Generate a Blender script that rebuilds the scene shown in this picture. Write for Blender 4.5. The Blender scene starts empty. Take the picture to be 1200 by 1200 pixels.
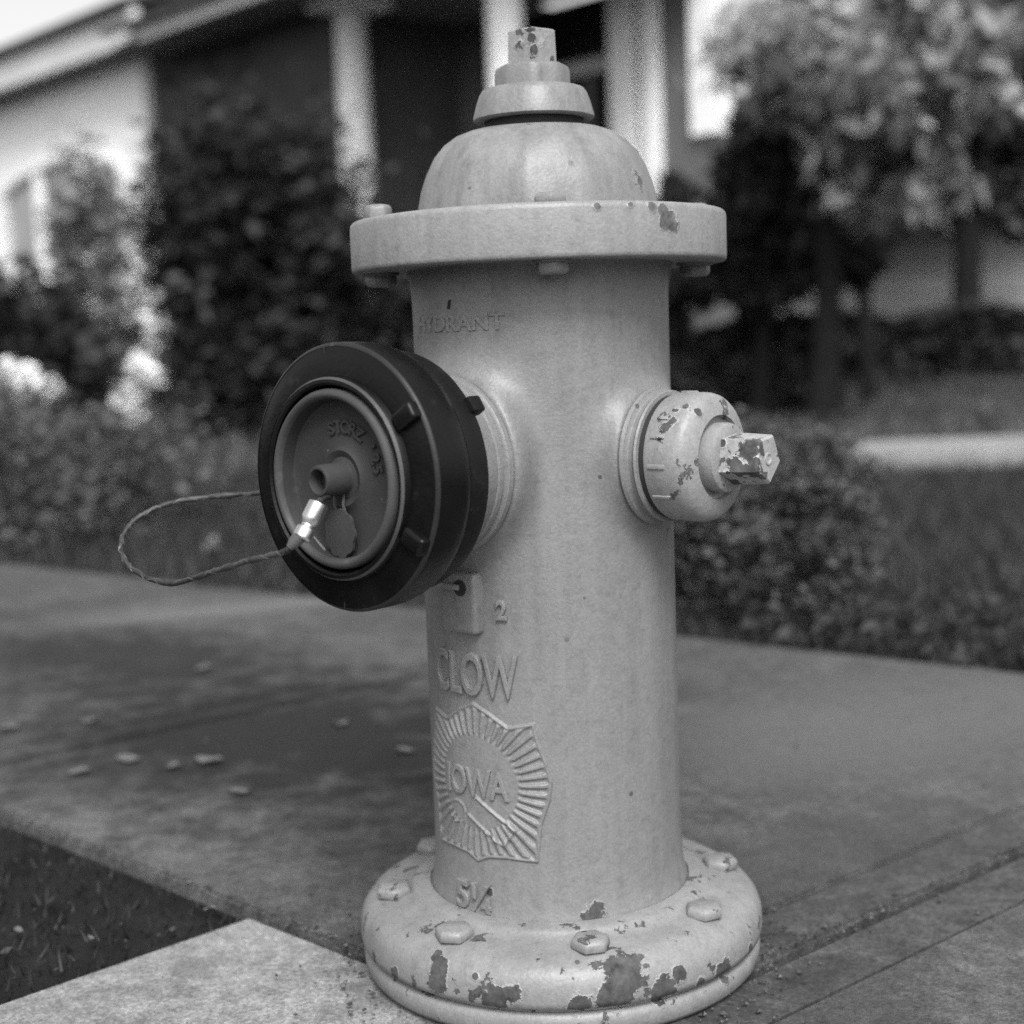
import bpy, bmesh, math, random
import numpy as np
from mathutils import Vector, Matrix
R_ = math.radians
S = bpy.context.scene
COL = S.collection
rng = np.random.default_rng(7)
random.seed(7)

# ------------------------------------------------------------------ camera
CAM = Vector((-0.028, -1.16, 0.50)); PITCH, ROLL = R_(6.7), R_(2.1)
FPX = 1200 * 80 / 56
_f = Vector((0, math.cos(PITCH), -math.sin(PITCH)))
_r0 = Vector((1, 0, 0)); _u0 = Vector((0, math.sin(PITCH), math.cos(PITCH)))
_r = _r0 * math.cos(ROLL) - _u0 * math.sin(ROLL)
_u = _u0 * math.cos(ROLL) + _r0 * math.sin(ROLL)
cd = bpy.data.cameras.new('camera'); cam = bpy.data.objects.new('camera', cd); COL.objects.link(cam)
cd.sensor_width = 56; cd.sensor_height = 56; cd.lens = 80; cd.clip_start = 0.05; cd.clip_end = 2000
m = Matrix((( _r.x, _u.x, -_f.x), (_r.y, _u.y, -_f.y), (_r.z, _u.z, -_f.z))).to_4x4(); m.translation = CAM
cam.matrix_world = m
cd.dof.use_dof = True; cd.dof.focus_distance = 1.045; cd.dof.aperture_fstop = 5.6; cd.dof.aperture_blades = 7
S.camera = cam

# ------------------------------------------------------------------ light
SUN_EL, SUN_AZ = R_(49), R_(173)          # azimuth clockwise from +Y
w = bpy.data.worlds.new('World'); S.world = w; w.use_nodes = True
nt = w.node_tree; nt.nodes.clear()
sk = nt.nodes.new('ShaderNodeTexSky'); sk.sky_type = 'NISHITA'; sk.sun_disc = False
sk.sun_elevation = SUN_EL; sk.sun_rotation = SUN_AZ; sk.dust_density = 4.0; sk.air_density = 1.4
bw = nt.nodes.new('ShaderNodeRGBToBW'); bg = nt.nodes.new('ShaderNodeBackground'); bg.inputs['Strength'].default_value = 0.14
wo = nt.nodes.new('ShaderNodeOutputWorld')
nt.links.new(sk.outputs[0], bw.inputs[0]); nt.links.new(bw.outputs[0], bg.inputs['Color']); nt.links.new(bg.outputs[0], wo.inputs[0])
sd = bpy.data.lights.new('sun', 'SUN'); sd.energy = 1.6; sd.angle = R_(22)
so = bpy.data.objects.new('sun', sd); COL.objects.link(so)
tosun = Vector((math.sin(SUN_AZ) * math.cos(SUN_EL), math.cos(SUN_AZ) * math.cos(SUN_EL), math.sin(SUN_EL)))
so.rotation_euler = tosun.to_track_quat('Z', 'Y').to_euler()
so.location = tosun * 50
S.view_settings.view_transform = 'Standard'; S.view_settings.look = 'None'
S.view_settings.gamma = 1; S.view_settings.use_curve_mapping = False
S.view_settings.exposure = 0.9
S.cycles.use_denoising = False
S.cycles.max_bounces = 6
S.cycles.filter_width = 1.6

# ------------------------------------------------------------------ picture -> place helpers (used once, to measure positions)
def ray(x, y): return _f + _r * ((x - 600) / FPX) - _u * ((y - 600) / FPX)
def onY(x, y, Y): d = ray(x, y); return CAM + d * ((Y - CAM.y) / d.y)
def onZ(x, y, Z=0.0): d = ray(x, y); return CAM + d * ((Z - CAM.z) / d.z)
def on_cyl(x, y, R):
    d = ray(x, y); a = d.x**2 + d.y**2; b = CAM.x*d.x + CAM.y*d.y; c = CAM.x**2 + CAM.y**2 - R*R
    q = b*b - a*c
    t = (-b - math.sqrt(max(q, 0))) / a
    return CAM + d * t
def azz(P): return math.atan2(P.x, -P.y), P.z

# ------------------------------------------------------------------ materials
def nodes(name):
    m = bpy.data.materials.new(name); m.use_nodes = True
    t = m.node_tree; t.nodes.clear()
    o = t.nodes.new('ShaderNodeOutputMaterial'); b = t.nodes.new('ShaderNodeBsdfPrincipled')
    t.links.new(b.outputs[0], o.inputs[0])
    return m, t, b
def N(t, kind, **kw):
    n = t.nodes.new(kind)
    for k, v in kw.items():
        if hasattr(n, k) and not k in n.inputs: setattr(n, k, v)
        else: n.inputs[k].default_value = v
    return n
def link(t, a, b): t.links.new(a, b)
def math_(t, op, a, b=None, clamp=False):
    n = t.nodes.new('ShaderNodeMath'); n.operation = op; n.use_clamp = clamp
    for i, v in enumerate((a, b)):
        if v is None: continue
        if isinstance(v, (int, float)): n.inputs[i].default_value = v
        else: t.links.new(v, n.inputs[i])
    return n.outputs[0]
def noise(t, vec, scale, detail=4, rough=0.55):
    n = t.nodes.new('ShaderNodeTexNoise'); n.inputs['Scale'].default_value = scale
    n.inputs['Detail'].default_value = detail; n.inputs['Roughness'].default_value = rough
    t.links.new(vec, n.inputs['Vector']); return n
def maprange(t, v, a, b, c, d):
    n = t.nodes.new('ShaderNodeMapRange'); n.inputs[1].default_value = a; n.inputs[2].default_value = b
    n.inputs[3].default_value = c; n.inputs[4].default_value = d; n.clamp = True
    t.links.new(v, n.inputs[0]); return n.outputs[0]
def mixf(t, f, a, b):
    n = t.nodes.new('ShaderNodeMix'); n.data_type = 'FLOAT'
    for i, v in ((0, f), (2, a), (3, b)):
        if isinstance(v, (int, float)): n.inputs[i].default_value = v
        else: t.links.new(v, n.inputs[i])
    return n.outputs[0]
def bump(t, b, h, strength, dist):
    n = t.nodes.new('ShaderNodeBump'); n.inputs['Strength'].default_value = strength; n.inputs['Distance'].default_value = dist
    t.links.new(h, n.inputs['Height']); t.links.new(n.outputs[0], b.inputs['Normal']); return n
def pos(t): return t.nodes.new('ShaderNodeTexCoord').outputs['Object']

def plain(name, v, rough=0.7, var=0.25, scale=8.0, bmp=0.0, bscale=60, metal=0.0, bdist=0.002):
    m, t, b = nodes(name); p = pos(t)
    n = noise(t, p, scale, 5)
    val = maprange(t, n.outputs[0], 0.28, 0.72, v * (1 - var), v * (1 + var))
    link(t, val, b.inputs['Base Color']); b.inputs['Roughness'].default_value = rough; b.inputs['Metallic'].default_value = metal
    if rough > 0.8: b.inputs['Specular IOR Level'].default_value = 0.12
    if bmp:
        bump(t, b, noise(t, p, bscale, 4).outputs[0], bmp, bdist)
    return m

def paint(name, v, chips=(), speck=0.0, under=0.10, drips=(), stain=0.07, rough=0.44, cast=0.5, streak=0.10):
    """old thick hydrant paint: soft mottling, chipped spots showing dark iron, cast-iron grain"""
    m, t, b = nodes(name); p = pos(t)
    big = noise(t, p, 9, 5).outputs[0]; fine = noise(t, p, 420, 2).outputs[0]; mid = noise(t, p, 55, 4).outputs[0]
    base = maprange(t, big, 0.3, 0.7, v * (1 - stain), v * (1 + stain * 0.7))
    base = math_(t, 'MULTIPLY', base, maprange(t, fine, 0.3, 0.7, 0.90, 1.09))
    base = math_(t, 'MULTIPLY', base, maprange(t, mid, 0.25, 0.45, 0.90, 1.0))
    mpg = t.nodes.new('ShaderNodeMapping'); mpg.inputs['Scale'].default_value = (1, 1, 0.07); link(t, p, mpg.inputs['Vector'])
    base = math_(t, 'MULTIPLY', base, maprange(t, noise(t, mpg.outputs[0], 62, 4, 0.6).outputs[0], 0.33, 0.62, 1 - streak, 1.05))
    base = math_(t, 'MULTIPLY', base, maprange(t, noise(t, p, 130, 4, 0.7).outputs[0], 0.28, 0.5, 0.82, 1.0))
    # specks of grime
    vo = t.nodes.new('ShaderNodeTexVoronoi'); vo.inputs['Scale'].default_value = 42; link(t, p, vo.inputs['Vector'])
    dots = math_(t, 'LESS_THAN', vo.outputs['Distance'], 0.085)
    dots = math_(t, 'MULTIPLY', dots, maprange(t, noise(t, p, 16, 3).outputs[0], 0.52, 0.60, 0, 1))
    base = mixf(t, math_(t, 'MULTIPLY', dots, 0.75), base, under * 0.8)
    mask = None; halo = None
    nn = t.nodes.new('ShaderNodeTexNoise'); nn.inputs['Scale'].default_value = 75; nn.inputs['Detail'].default_value = 4; nn.inputs['Roughness'].default_value = 0.65
    link(t, p, nn.inputs['Vector'])
    sub = N(t, 'ShaderNodeVectorMath', operation='SUBTRACT'); link(t, nn.outputs['Color'], sub.inputs[0]); sub.inputs[1].default_value = (0.5, 0.5, 0.5)
    for (c, r) in chips:
        sc = N(t, 'ShaderNodeVectorMath', operation='SCALE'); link(t, sub.outputs[0], sc.inputs[0]); sc.inputs['Scale'].default_value = r * 2.2
        ad = N(t, 'ShaderNodeVectorMath', operation='ADD'); link(t, p, ad.inputs[0]); link(t, sc.outputs[0], ad.inputs[1])
        di = N(t, 'ShaderNodeVectorMath', operation='DISTANCE'); link(t, ad.outputs[0], di.inputs[0]); di.inputs[1].default_value = tuple(c)
        k = math_(t, 'LESS_THAN', di.outputs['Value'], r)
        hk = maprange(t, di.outputs['Value'], r, r + 0.0016, 1, 0); halo = hk if halo is None else math_(t, 'MAXIMUM', halo, hk)  # pale rim painted round each chip as an edge highlight
        mask = k if mask is None else math_(t, 'MAXIMUM', mask, k)
    if speck > 0:
        k = noise(t, p, 48, 6, 0.62).outputs[0]
        k = maprange(t, k, 0.72 - speck * 0.2, 0.735 - speck * 0.2, 0, 1)
        mask = k if mask is None else math_(t, 'MAXIMUM', mask, k)
    h = math_(t, 'ADD', math_(t, 'MULTIPLY', fine, 0.35), math_(t, 'MULTIPLY', mid, 0.9))
    if mask is not None:
        iron = maprange(t, noise(t, p, 110, 5, 0.7).outputs[0], 0.3, 0.7, under * 0.35, under * 1.8)
        if halo is not None: base = mixf(t, math_(t, 'MULTIPLY', halo, 0.5), base, v * 1.45); h = math_(t, 'ADD', h, math_(t, 'MULTIPLY', halo, 0.8))
        base = mixf(t, mask, base, iron)
        h = math_(t, 'SUBTRACT', h, math_(t, 'MULTIPLY', mask, 1.6))
        link(t, mixf(t, mask, rough, 0.85), b.inputs['Roughness'])
    else:
        b.inputs['Roughness'].default_value = rough
    link(t, base, b.inputs['Base Color'])
    b.inputs['Specular IOR Level'].default_value = 0.45
    bump(t, b, h, cast, 0.0016)
    return m

def dark_metal(name, v, scuff=0.12, rough=0.5):
    m, t, b = nodes(name); p = pos(t)
    k = noise(t, p, 30, 6, 0.65).outputs[0]; f = noise(t, p, 300, 3).outputs[0]
    base = maprange(t, noise(t, p, 14, 4).outputs[0], 0.3, 0.7, v * 0.7, v * 1.3)
    sc = maprange(t, k, 0.60, 0.74, 0, 1)
    base = mixf(t, sc, base, scuff)
    vo = t.nodes.new('ShaderNodeTexVoronoi'); vo.inputs['Scale'].default_value = 95; link(t, p, vo.inputs['Vector'])
    d = math_(t, 'LESS_THAN', vo.outputs['Distance'], 0.09)
    d = math_(t, 'MULTIPLY', d, maprange(t, noise(t, p, 22, 3).outputs[0], 0.58, 0.62, 0, 1))
    base = mixf(t, d, base, v * 3)
    link(t, base, b.inputs['Base Color'])
    link(t, maprange(t, k, 0.3, 0.7, rough - 0.1, rough + 0.2), b.inputs['Roughness'])
    b.inputs['Specular IOR Level'].default_value = 0.22
    bump(t, b, math_(t, 'ADD', f, k), 0.25, 0.0008)
    return m

def concrete(name, v, tones_and_shade=(), var=0.3, grit=0.5):
    m, t, b = nodes(name); p = pos(t)
    big = noise(t, p, 2.2, 6, 0.6).outputs[0]; mid = noise(t, p, 17, 6, 0.65).outputs[0]; fine = noise(t, p, 240, 3, 0.7).outputs[0]
    base = maprange(t, big, 0.3, 0.7, v * (1 - var), v * (1 + var))
    base = math_(t, 'MULTIPLY', base, maprange(t, mid, 0.3, 0.7, 0.72, 1.28))
    base = math_(t, 'MULTIPLY', base, maprange(t, fine, 0.3, 0.7, 0.6, 1.4))
    base = math_(t, 'MULTIPLY', base, maprange(t, noise(t, p, 62, 4, 0.7).outputs[0], 0.32, 0.68, 0.70, 1.30))
    vo = t.nodes.new('ShaderNodeTexVoronoi'); vo.inputs['Scale'].default_value = 130; link(t, p, vo.inputs['Vector'])
    pit = math_(t, 'LESS_THAN', vo.outputs['Distance'], 0.16)
    base = mixf(t, math_(t, 'MULTIPLY', pit, 0.35), base, v * 0.45)
    base = math_(t, 'MULTIPLY', base, maprange(t, noise(t, p, 650, 2, 0.7).outputs[0], 0.3, 0.7, 0.72, 1.28))
    for (c, r, val, amt) in tones_and_shade:
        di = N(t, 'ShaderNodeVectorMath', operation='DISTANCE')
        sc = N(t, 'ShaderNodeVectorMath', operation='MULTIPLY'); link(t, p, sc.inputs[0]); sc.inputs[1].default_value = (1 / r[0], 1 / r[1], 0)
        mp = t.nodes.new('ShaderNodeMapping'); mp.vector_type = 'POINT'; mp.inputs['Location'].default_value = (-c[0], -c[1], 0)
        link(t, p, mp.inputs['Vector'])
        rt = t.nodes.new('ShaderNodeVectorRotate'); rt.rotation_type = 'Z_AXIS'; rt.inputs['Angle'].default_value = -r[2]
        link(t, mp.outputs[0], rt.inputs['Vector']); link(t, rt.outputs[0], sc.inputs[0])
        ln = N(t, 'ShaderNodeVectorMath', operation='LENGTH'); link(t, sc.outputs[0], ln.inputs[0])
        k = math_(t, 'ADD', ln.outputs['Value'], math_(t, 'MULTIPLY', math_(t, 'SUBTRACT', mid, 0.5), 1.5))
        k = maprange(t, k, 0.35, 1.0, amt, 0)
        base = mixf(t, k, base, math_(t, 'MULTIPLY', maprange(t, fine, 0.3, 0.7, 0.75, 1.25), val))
    link(t, base, b.inputs['Base Color']); b.inputs['Roughness'].default_value = 0.9
    b.inputs['Specular IOR Level'].default_value = 0.2
    bump(t, b, math_(t, 'ADD', math_(t, 'MULTIPLY', mid, 0.5), fine), grit, 0.004)
    return m

def leafmat(name, v, spread=0.5, rough=0.55):
    m, t, b = nodes(name)
    g = t.nodes.new('ShaderNodeNewGeometry')
    val = maprange(t, g.outputs['Random Per Island'], 0, 1, v * (1 - spread), v * (1 + spread))
    link(t, val, b.inputs['Base Color']); b.inputs['Roughness'].default_value = rough
    b.inputs['Specular IOR Level'].default_value = 0.3
    o = [n for n in t.nodes if n.type == 'OUTPUT_MATERIAL'][0]
    tr = t.nodes.new('ShaderNodeBsdfTranslucent'); link(t, val, tr.inputs['Color'])
    mx = t.nodes.new('ShaderNodeMixShader'); mx.inputs[0].default_value = 0.22
    link(t, b.outputs[0], mx.inputs[1]); link(t, tr.outputs[0], mx.inputs[2]); link(t, mx.outputs[0], o.inputs[0])
    return m

# ------------------------------------------------------------------ object helpers
def empty(name, loc=(0, 0, 0)):
    o = bpy.data.objects.new(name, None); COL.objects.link(o); o.location = loc; o.empty_display_size = 0.1; return o
def tag(o, label=None, cat=None, group=None, kind=None):
    if label: o['label'] = label
    if cat: o['category'] = cat
    if group: o['group'] = group
    if kind: o['kind'] = kind
    return o
def put(name, me, mat, parent=None):
    o = bpy.data.objects.new(name, me); COL.objects.link(o)
    if mat and not me.materials: me.materials.append(mat)
    if parent:
        o.parent = parent
        # children keep world-space vertices, so cancel the offset of the parent's place
        o.matrix_parent_inverse = Matrix.Translation(-world_loc(parent))
    return o
def world_loc(o):
    v = Vector((0, 0, 0))
    if o.type == 'EMPTY': v = o.location.copy()
    return v
def mesh(name, V, F, smooth=False):
    me = bpy.data.meshes.new(name); me.from_pydata([tuple(v) for v in V], [], F); me.update()
    if smooth: me.polygons.foreach_set('use_smooth', [True] * len(me.polygons))
    return me
def big_mesh(name, V, n_per, smooth=False):
    """V: (faces*n_per,3) float array, every n_per verts one face"""
    V = np.asarray(V, np.float32); nf = len(V) // n_per
    me = bpy.data.meshes.new(name); me.vertices.add(len(V)); me.vertices.foreach_set('co', V.ravel())
    me.loops.add(len(V)); me.loops.foreach_set('vertex_index', np.arange(len(V), dtype=np.int32))
    me.polygons.add(nf); me.polygons.foreach_set('loop_start', np.arange(0, len(V), n_per, dtype=np.int32))
    me.polygons.foreach_set('loop_total', np.full(nf, n_per, np.int32))
    me.update(calc_edges=True); return me
def finish(bm, name, smooth=True, angle=35):
    bmesh.ops.recalc_face_normals(bm, faces=bm.faces)
    me = bpy.data.meshes.new(name); bm.to_mesh(me); bm.free()
    if smooth:
        me.polygons.foreach_set('use_smooth', [True] * len(me.polygons))
        try: me.set_sharp_from_angle(angle=R_(angle))
        except Exception: pass
    return me
ID = Matrix.Identity(4)
def lathe(bm, prof, M=ID, seg=96, rmod=None, close=True):
    rings = []
    for (r, s) in prof:
        ring = []
        for k in range(seg):
            a = 2 * math.pi * k / seg
            rr = r * (rmod(a, s) if rmod else 1)
            ring.append(bm.verts.new(M @ Vector((rr * math.cos(a), rr * math.sin(a), s))))
        rings.append(ring)
    for A, B in zip(rings[:-1], rings[1:]):
        for k in range(seg):
            bm.faces.new((A[k], A[(k + 1) % seg], B[(k + 1) % seg], B[k]))
    if close:
        bm.faces.new(list(reversed(rings[0]))); bm.faces.new(rings[-1])
def lathe_mesh(name, prof, M=ID, seg=96, rmod=None, angle=35, close=True):
    bm = bmesh.new(); lathe(bm, prof, M, seg, rmod, close); return finish(bm, name, True, angle)
def box(bm, c, d, M=ID, bev=0.0, seg=2):
    r = bmesh.ops.create_cube(bm, size=1.0); vs = r['verts']
    for v in vs: v.co = Vector((v.co.x * d[0], v.co.y * d[1], v.co.z * d[2])) + Vector(c)
    if bev > 0:
        es = list({e for v in vs for e in v.link_edges})
        q = bmesh.ops.bevel(bm, geom=es, offset=bev, segments=seg, affect='EDGES', profile=0.6)
        vs = list({v for f in q['faces'] for v in f.verts} | {v for v in vs if v.is_valid})
        done = set(); st = list(vs)
        while st:
            v = st.pop()
            if v in done or not v.is_valid: continue
            done.add(v); st += [e.other_vert(v) for e in v.link_edges]
        vs = list(done)
    for v in vs: v.co = M @ v.co
def box_mesh(name, c, d, M=ID, bev=0.0, seg=2):
    bm = bmesh.new(); box(bm, c, d, M, bev, seg); return finish(bm, name, True, 40)
def prism(bm, n, r, s0, s1, M=ID, rot=0.0, cham=0.0, r1=None):
    r1 = r if r1 is None else r1
    lv = [(r, s0), (r1, s1 - cham), (r1 - cham, s1)] if cham else [(r, s0), (r1, s1)]
    rings = []
    for (rr, s) in lv:
        rings.append([bm.verts.new(M @ Vector((rr * math.cos(rot + 2 * math.pi * k / n), rr * math.sin(rot + 2 * math.pi * k / n), s))) for k in range(n)])
    for A, B in zip(rings[:-1], rings[1:]):
        for k in range(n): bm.faces.new((A[k], A[(k + 1) % n], B[(k + 1) % n], B[k]))
    bm.faces.new(list(reversed(rings[0]))); bm.faces.new(rings[-1])
def tube(bm, pts, rad, seg=8, twist=0.0):
    pts = [Vector(p) for p in pts]; n = len(pts)
    rr = rad if hasattr(rad, '__len__') else [rad] * n
    ref = Vector((0, 0, 1)); rings = []; X = None
    for i, p in enumerate(pts):
        d = (pts[min(i + 1, n - 1)] - pts[max(i - 1, 0)]).normalized()
        if X is None: X = d.cross(ref) if abs(d.z) < 0.95 else d.cross(Vector((1, 0, 0)))
        X = (X - d * X.dot(d)).normalized(); Y = d.cross(X)
        rings.append([bm.verts.new(p + (X * math.cos(2 * math.pi * k / seg + twist * i) + Y * math.sin(2 * math.pi * k / seg + twist * i)) * rr[i]) for k in range(seg)])
    for A, B in zip(rings[:-1], rings[1:]):
        for k in range(seg): bm.faces.new((A[k], A[(k + 1) % seg], B[(k + 1) % seg], B[k]))
    bm.faces.new(list(reversed(rings[0]))); bm.faces.new(rings[-1])
def spline(ctrl, n=12):
    P = [Vector(p) for p in ctrl]; P = [P[0] * 2 - P[1]] + P + [P[-1] * 2 - P[-2]]; out = []
    for i in range(1, len(P) - 2):
        for k in range(n):
            t = k / n; a, b, c, d = P[i - 1], P[i], P[i + 1], P[i + 2]
            out.append(0.5 * ((2 * b) + (c - a) * t + (2 * a - 5 * b + 4 * c - d) * t * t + (3 * b - a - 3 * c + d) * t ** 3))
    out.append(P[-2]); return out
def text_geo(body, size, ext=0.0012, bev=0.0004, spacing=1.0):
    cu = bpy.data.curves.new('text_tmp', 'FONT'); cu.body = body; cu.size = size; cu.extrude = ext; cu.bevel_depth = bev; cu.bevel_resolution = 1
    cu.align_x = 'CENTER'; cu.align_y = 'CENTER'; cu.resolution_u = 4; cu.space_character = spacing; cu.offset = 0.0
    o = bpy.data.objects.new('text_tmp', cu); COL.objects.link(o)
    bpy.context.view_layer.update()
    e = o.evaluated_get(bpy.context.evaluated_depsgraph_get()); me = e.to_mesh()
    V = [v.co.copy() for v in me.vertices]; F = [tuple(p.vertices) for p in me.polygons]
    e.to_mesh_clear(); bpy.data.objects.remove(o); bpy.data.curves.remove(cu)
    return V, F

# ================================================================== SETTING: ground, walks
M_soil = plain('dark_soil', 0.013, 0.95, 0.5, 14, 0.8, 90, bdist=0.01)
WALK_TONES_AND_SHADE = [  # darker and paler tone patches of the walk
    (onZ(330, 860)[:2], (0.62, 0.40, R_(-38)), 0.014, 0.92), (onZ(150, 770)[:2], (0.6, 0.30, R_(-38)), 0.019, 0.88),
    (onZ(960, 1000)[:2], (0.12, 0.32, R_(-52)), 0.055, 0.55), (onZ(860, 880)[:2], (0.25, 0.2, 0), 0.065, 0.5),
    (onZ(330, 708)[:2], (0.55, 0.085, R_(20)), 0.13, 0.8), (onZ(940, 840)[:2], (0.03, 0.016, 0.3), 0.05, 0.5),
    (onZ(1090, 840)[:2], (0.42, 0.26, R_(30)), 0.125, 0.6), (onZ(945, 1180)[:2], (0.16, 0.09, R_(38)), 0.04, 0.5), ((0, 0), (0.23, 0.23, 0), 0.022, 0.9)]  # last patch: hydrant's contact shadow painted into the walk colour
M_walk = concrete('old_walk_concrete', 0.074, var=0.35, tones_and_shade=WALK_TONES_AND_SHADE)
M_margin = concrete('smooth_margin_concrete', 0.066, var=0.3, grit=0.25, tones_and_shade=WALK_TONES_AND_SHADE)
M_pad = concrete('pale_new_concrete', 0.212, var=0.12, grit=0.25, tones_and_shade=[(onZ(250, 1122)[:2], (0.034, 0.022, 0.5), 0.13, 0.55), (onZ(215, 1128)[:2], (0.016, 0.012, 0.2), 0.14, 0.6), ((0, 0), (0.20, 0.20, 0), 0.05, 0.85)])  # two small stains, then the hydrant's contact shadow painted into the pad

NEAR0 = onZ(300, 1065).xy; NEARD = (onZ(300, 1065) - onZ(0, 950)).xy.normalized()      # along the walk, towards the right
FAR0 = onZ(790, 745).xy; FARD = (onZ(1200, 803) - onZ(0, 668)).xy.normalized()
VD = (onZ(1200, 993) - onZ(897, 1127)).xy.normalized()                                  # across the walk, away from the street
def cross2(a, b): return a.x * b.y - a.y * b.x
def meet(p, d, q, e):
    t = cross2(q - p, e) / cross2(d, e); return p + d * t
def slab_mesh(name, poly, z0, z1, bev=0.006):
    bm = bmesh.new(); vs = [bm.verts.new((p[0], p[1], z1)) for p in poly]; f = bm.faces.new(vs)
    if f.normal.z < 0: bmesh.ops.reverse_faces(bm, faces=[f])
    bm.normal_update()
    if f.normal.z < 0: f.normal_flip()
    q = bmesh.ops.extrude_face_region(bm, geom=[f]); top = [v for v in q['geom'] if isinstance(v, bmesh.types.BMVert)]
    for v in bm.verts:
        if v not in top: v.co.z = z0
    te = [e for e in bm.edges if e.verts[0] in top and e.verts[1] in top]
    bmesh.ops.bevel(bm, geom=te, offset=bev, segments=2, affect='EDGES')
    return finish(bm, name, True, 30)

ground = put('ground', mesh('ground', [(-300, -60, -.055), (300, -60, -.055), (300, 500, -.055), (-300, 500, -.055)], [(0, 1, 2, 3)]), M_soil)
tag(ground, kind='structure')

walk = empty('sidewalk'); tag(walk, kind='structure')
gap = 0.007
def across(point):                      # where the joint line through `point` meets the near and far edges
    p = Vector(point[:2]); return meet(p, VD, NEAR0, NEARD), meet(p, VD, FAR0, FARD)
J = onZ(897, 1127).xy + Vector((0, 0)); step = -NEARD
joints = [J - step * 1.30, J, J + step * 0.0]
jl = onZ(350, 820).xy
L1 = cross2(jl - J, VD) / cross2(step, VD)
offs = [-2.6, -1.3, 0.0, L1, 2 * L1, 3 * L1, 4 * L1, 5 * L1]
mg = 0.072
for a, b in zip(offs[:-1], offs[1:]):
    for lo, hi, mt in ((a + gap, a + mg, M_margin), (a + mg, b - mg, M_walk), (b - mg, b - gap, M_margin)):
        n0, f0 = across(J + step * lo); n1, f1 = across(J + step * hi)
        z = 0.0 if mt is M_walk else -0.0025
        bv = 0.003 if mt is M_walk else 0.004
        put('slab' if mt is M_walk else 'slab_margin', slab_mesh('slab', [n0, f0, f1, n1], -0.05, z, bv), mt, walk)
# pale pad between walk and kerb, its corner just left of the hydrant
pad_dir = (onZ(300, 1065) - onZ(0, 1168)).xy.normalized()
c0 = NEAR0 - pad_dir * 0.006
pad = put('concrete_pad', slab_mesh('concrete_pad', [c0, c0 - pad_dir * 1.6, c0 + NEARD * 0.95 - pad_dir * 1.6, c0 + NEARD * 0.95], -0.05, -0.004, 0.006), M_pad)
tag(pad, kind='structure')
sp = NEAR0 - pad_dir * 0.003
soil = put('verge_soil', mesh('verge_soil', [(q[0], q[1], -0.014) for q in (sp, sp - pad_dir * 1.6, sp - pad_dir * 1.6 - NEARD * 2.5, sp - NEARD * 2.5)], [(0, 1, 2, 3)]), M_soil); tag(soil, kind='structure')
# front walk of the house
M_path = concrete('pale_path_concrete', 0.24, var=0.15)
p0 = [(1.22, 4.45), (6.0, 4.15), (6.0, 4.95), (1.5, 5.05)]
path = put('garden_path', slab_mesh('garden_path', p0, -0.05, 0.02, 0.01), M_path); tag(path, kind='structure')

# ------------------------------------------------------------------ grass
M_grass = leafmat('grass_blades', 0.044, 0.6)
M_lawn = leafmat('lawn_blades', 0.085, 0.5)
def blades(P, h, wd, seed=1):
    r = np.random.default_rng(seed); n = len(P)
    a = r.uniform(0, 2 * np.pi, n); hh = h * r.uniform(0.5, 1.3, n); ln = r.normal(0, 0.45, (n, 2)) * hh[:, None]
    dx = np.stack([np.cos(a), np.sin(a), 0 * a], 1) * (wd * r.uniform(0.7, 1.3, n))[:, None]
    tip = P + np.stack([ln[:, 0], ln[:, 1], hh], 1)
    V = np.stack([P - dx, P + dx, tip], 1).reshape(-1, 3); return V
def in_left_of(P, p, d):                 # positive: on the away-from-camera side of an edge running right
    return d.x * (P[:, 1] - p.y) - d.y * (P[:, 0] - p.x)
def scatter(n, x0, x1, y0, y1, z=-0.05, seed=1):
    r = np.random.default_rng(seed); return np.stack([r.uniform(x0, x1, n), r.uniform(y0, y1, n), np.full(n, z)], 1)
P = scatter(90000, -3.5, 4.5, 0.6, 5.2, -0.05, 3)
P = P[in_left_of(P, FAR0, FARD) > 0.015]
P = P[~((P[:, 0] > 1.45) & (P[:, 1] > 4.3))]
g = put('verge_grass', big_mesh('verge_grass', blades(P, 0.060, 0.003, 4), 3), M_grass); tag(g, 'dark unmown grass between the sidewalk and the garden path', 'grass', kind='stuff')
P = scatter(110000, -9, 12, 5.0, 17, -0.05, 5)
P = P[~((P[:, 0] > 1.45) & (P[:, 1] < 5.1))]
g = put('lawn_grass', big_mesh('lawn_grass', blades(P, 0.11, 0.012, 6), 3), M_lawn); tag(g, 'paler mown lawn beyond the garden path up to the house', 'grass', kind='stuff')
P = scatter(42000, -1.6, 0.1, -0.9, 1.6, -0.016, 8)
P = P[(in_left_of(P, NEAR0, NEARD) < -0.008) & (cross2(Vector((1, 0)), Vector((0, 1))) * (pad_dir.x * (P[:, 1] - c0.y) - pad_dir.y * (P[:, 0] - c0.x)) > 0.004)]
g = put('kerb_grass', big_mesh('kerb_grass', blades(P, 0.014, 0.0013, 9), 3), leafmat('short_grass', 0.022, 0.95)); tag(g, 'short dark grass in the corner between sidewalk and pale pad', 'grass', kind='stuff')

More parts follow.
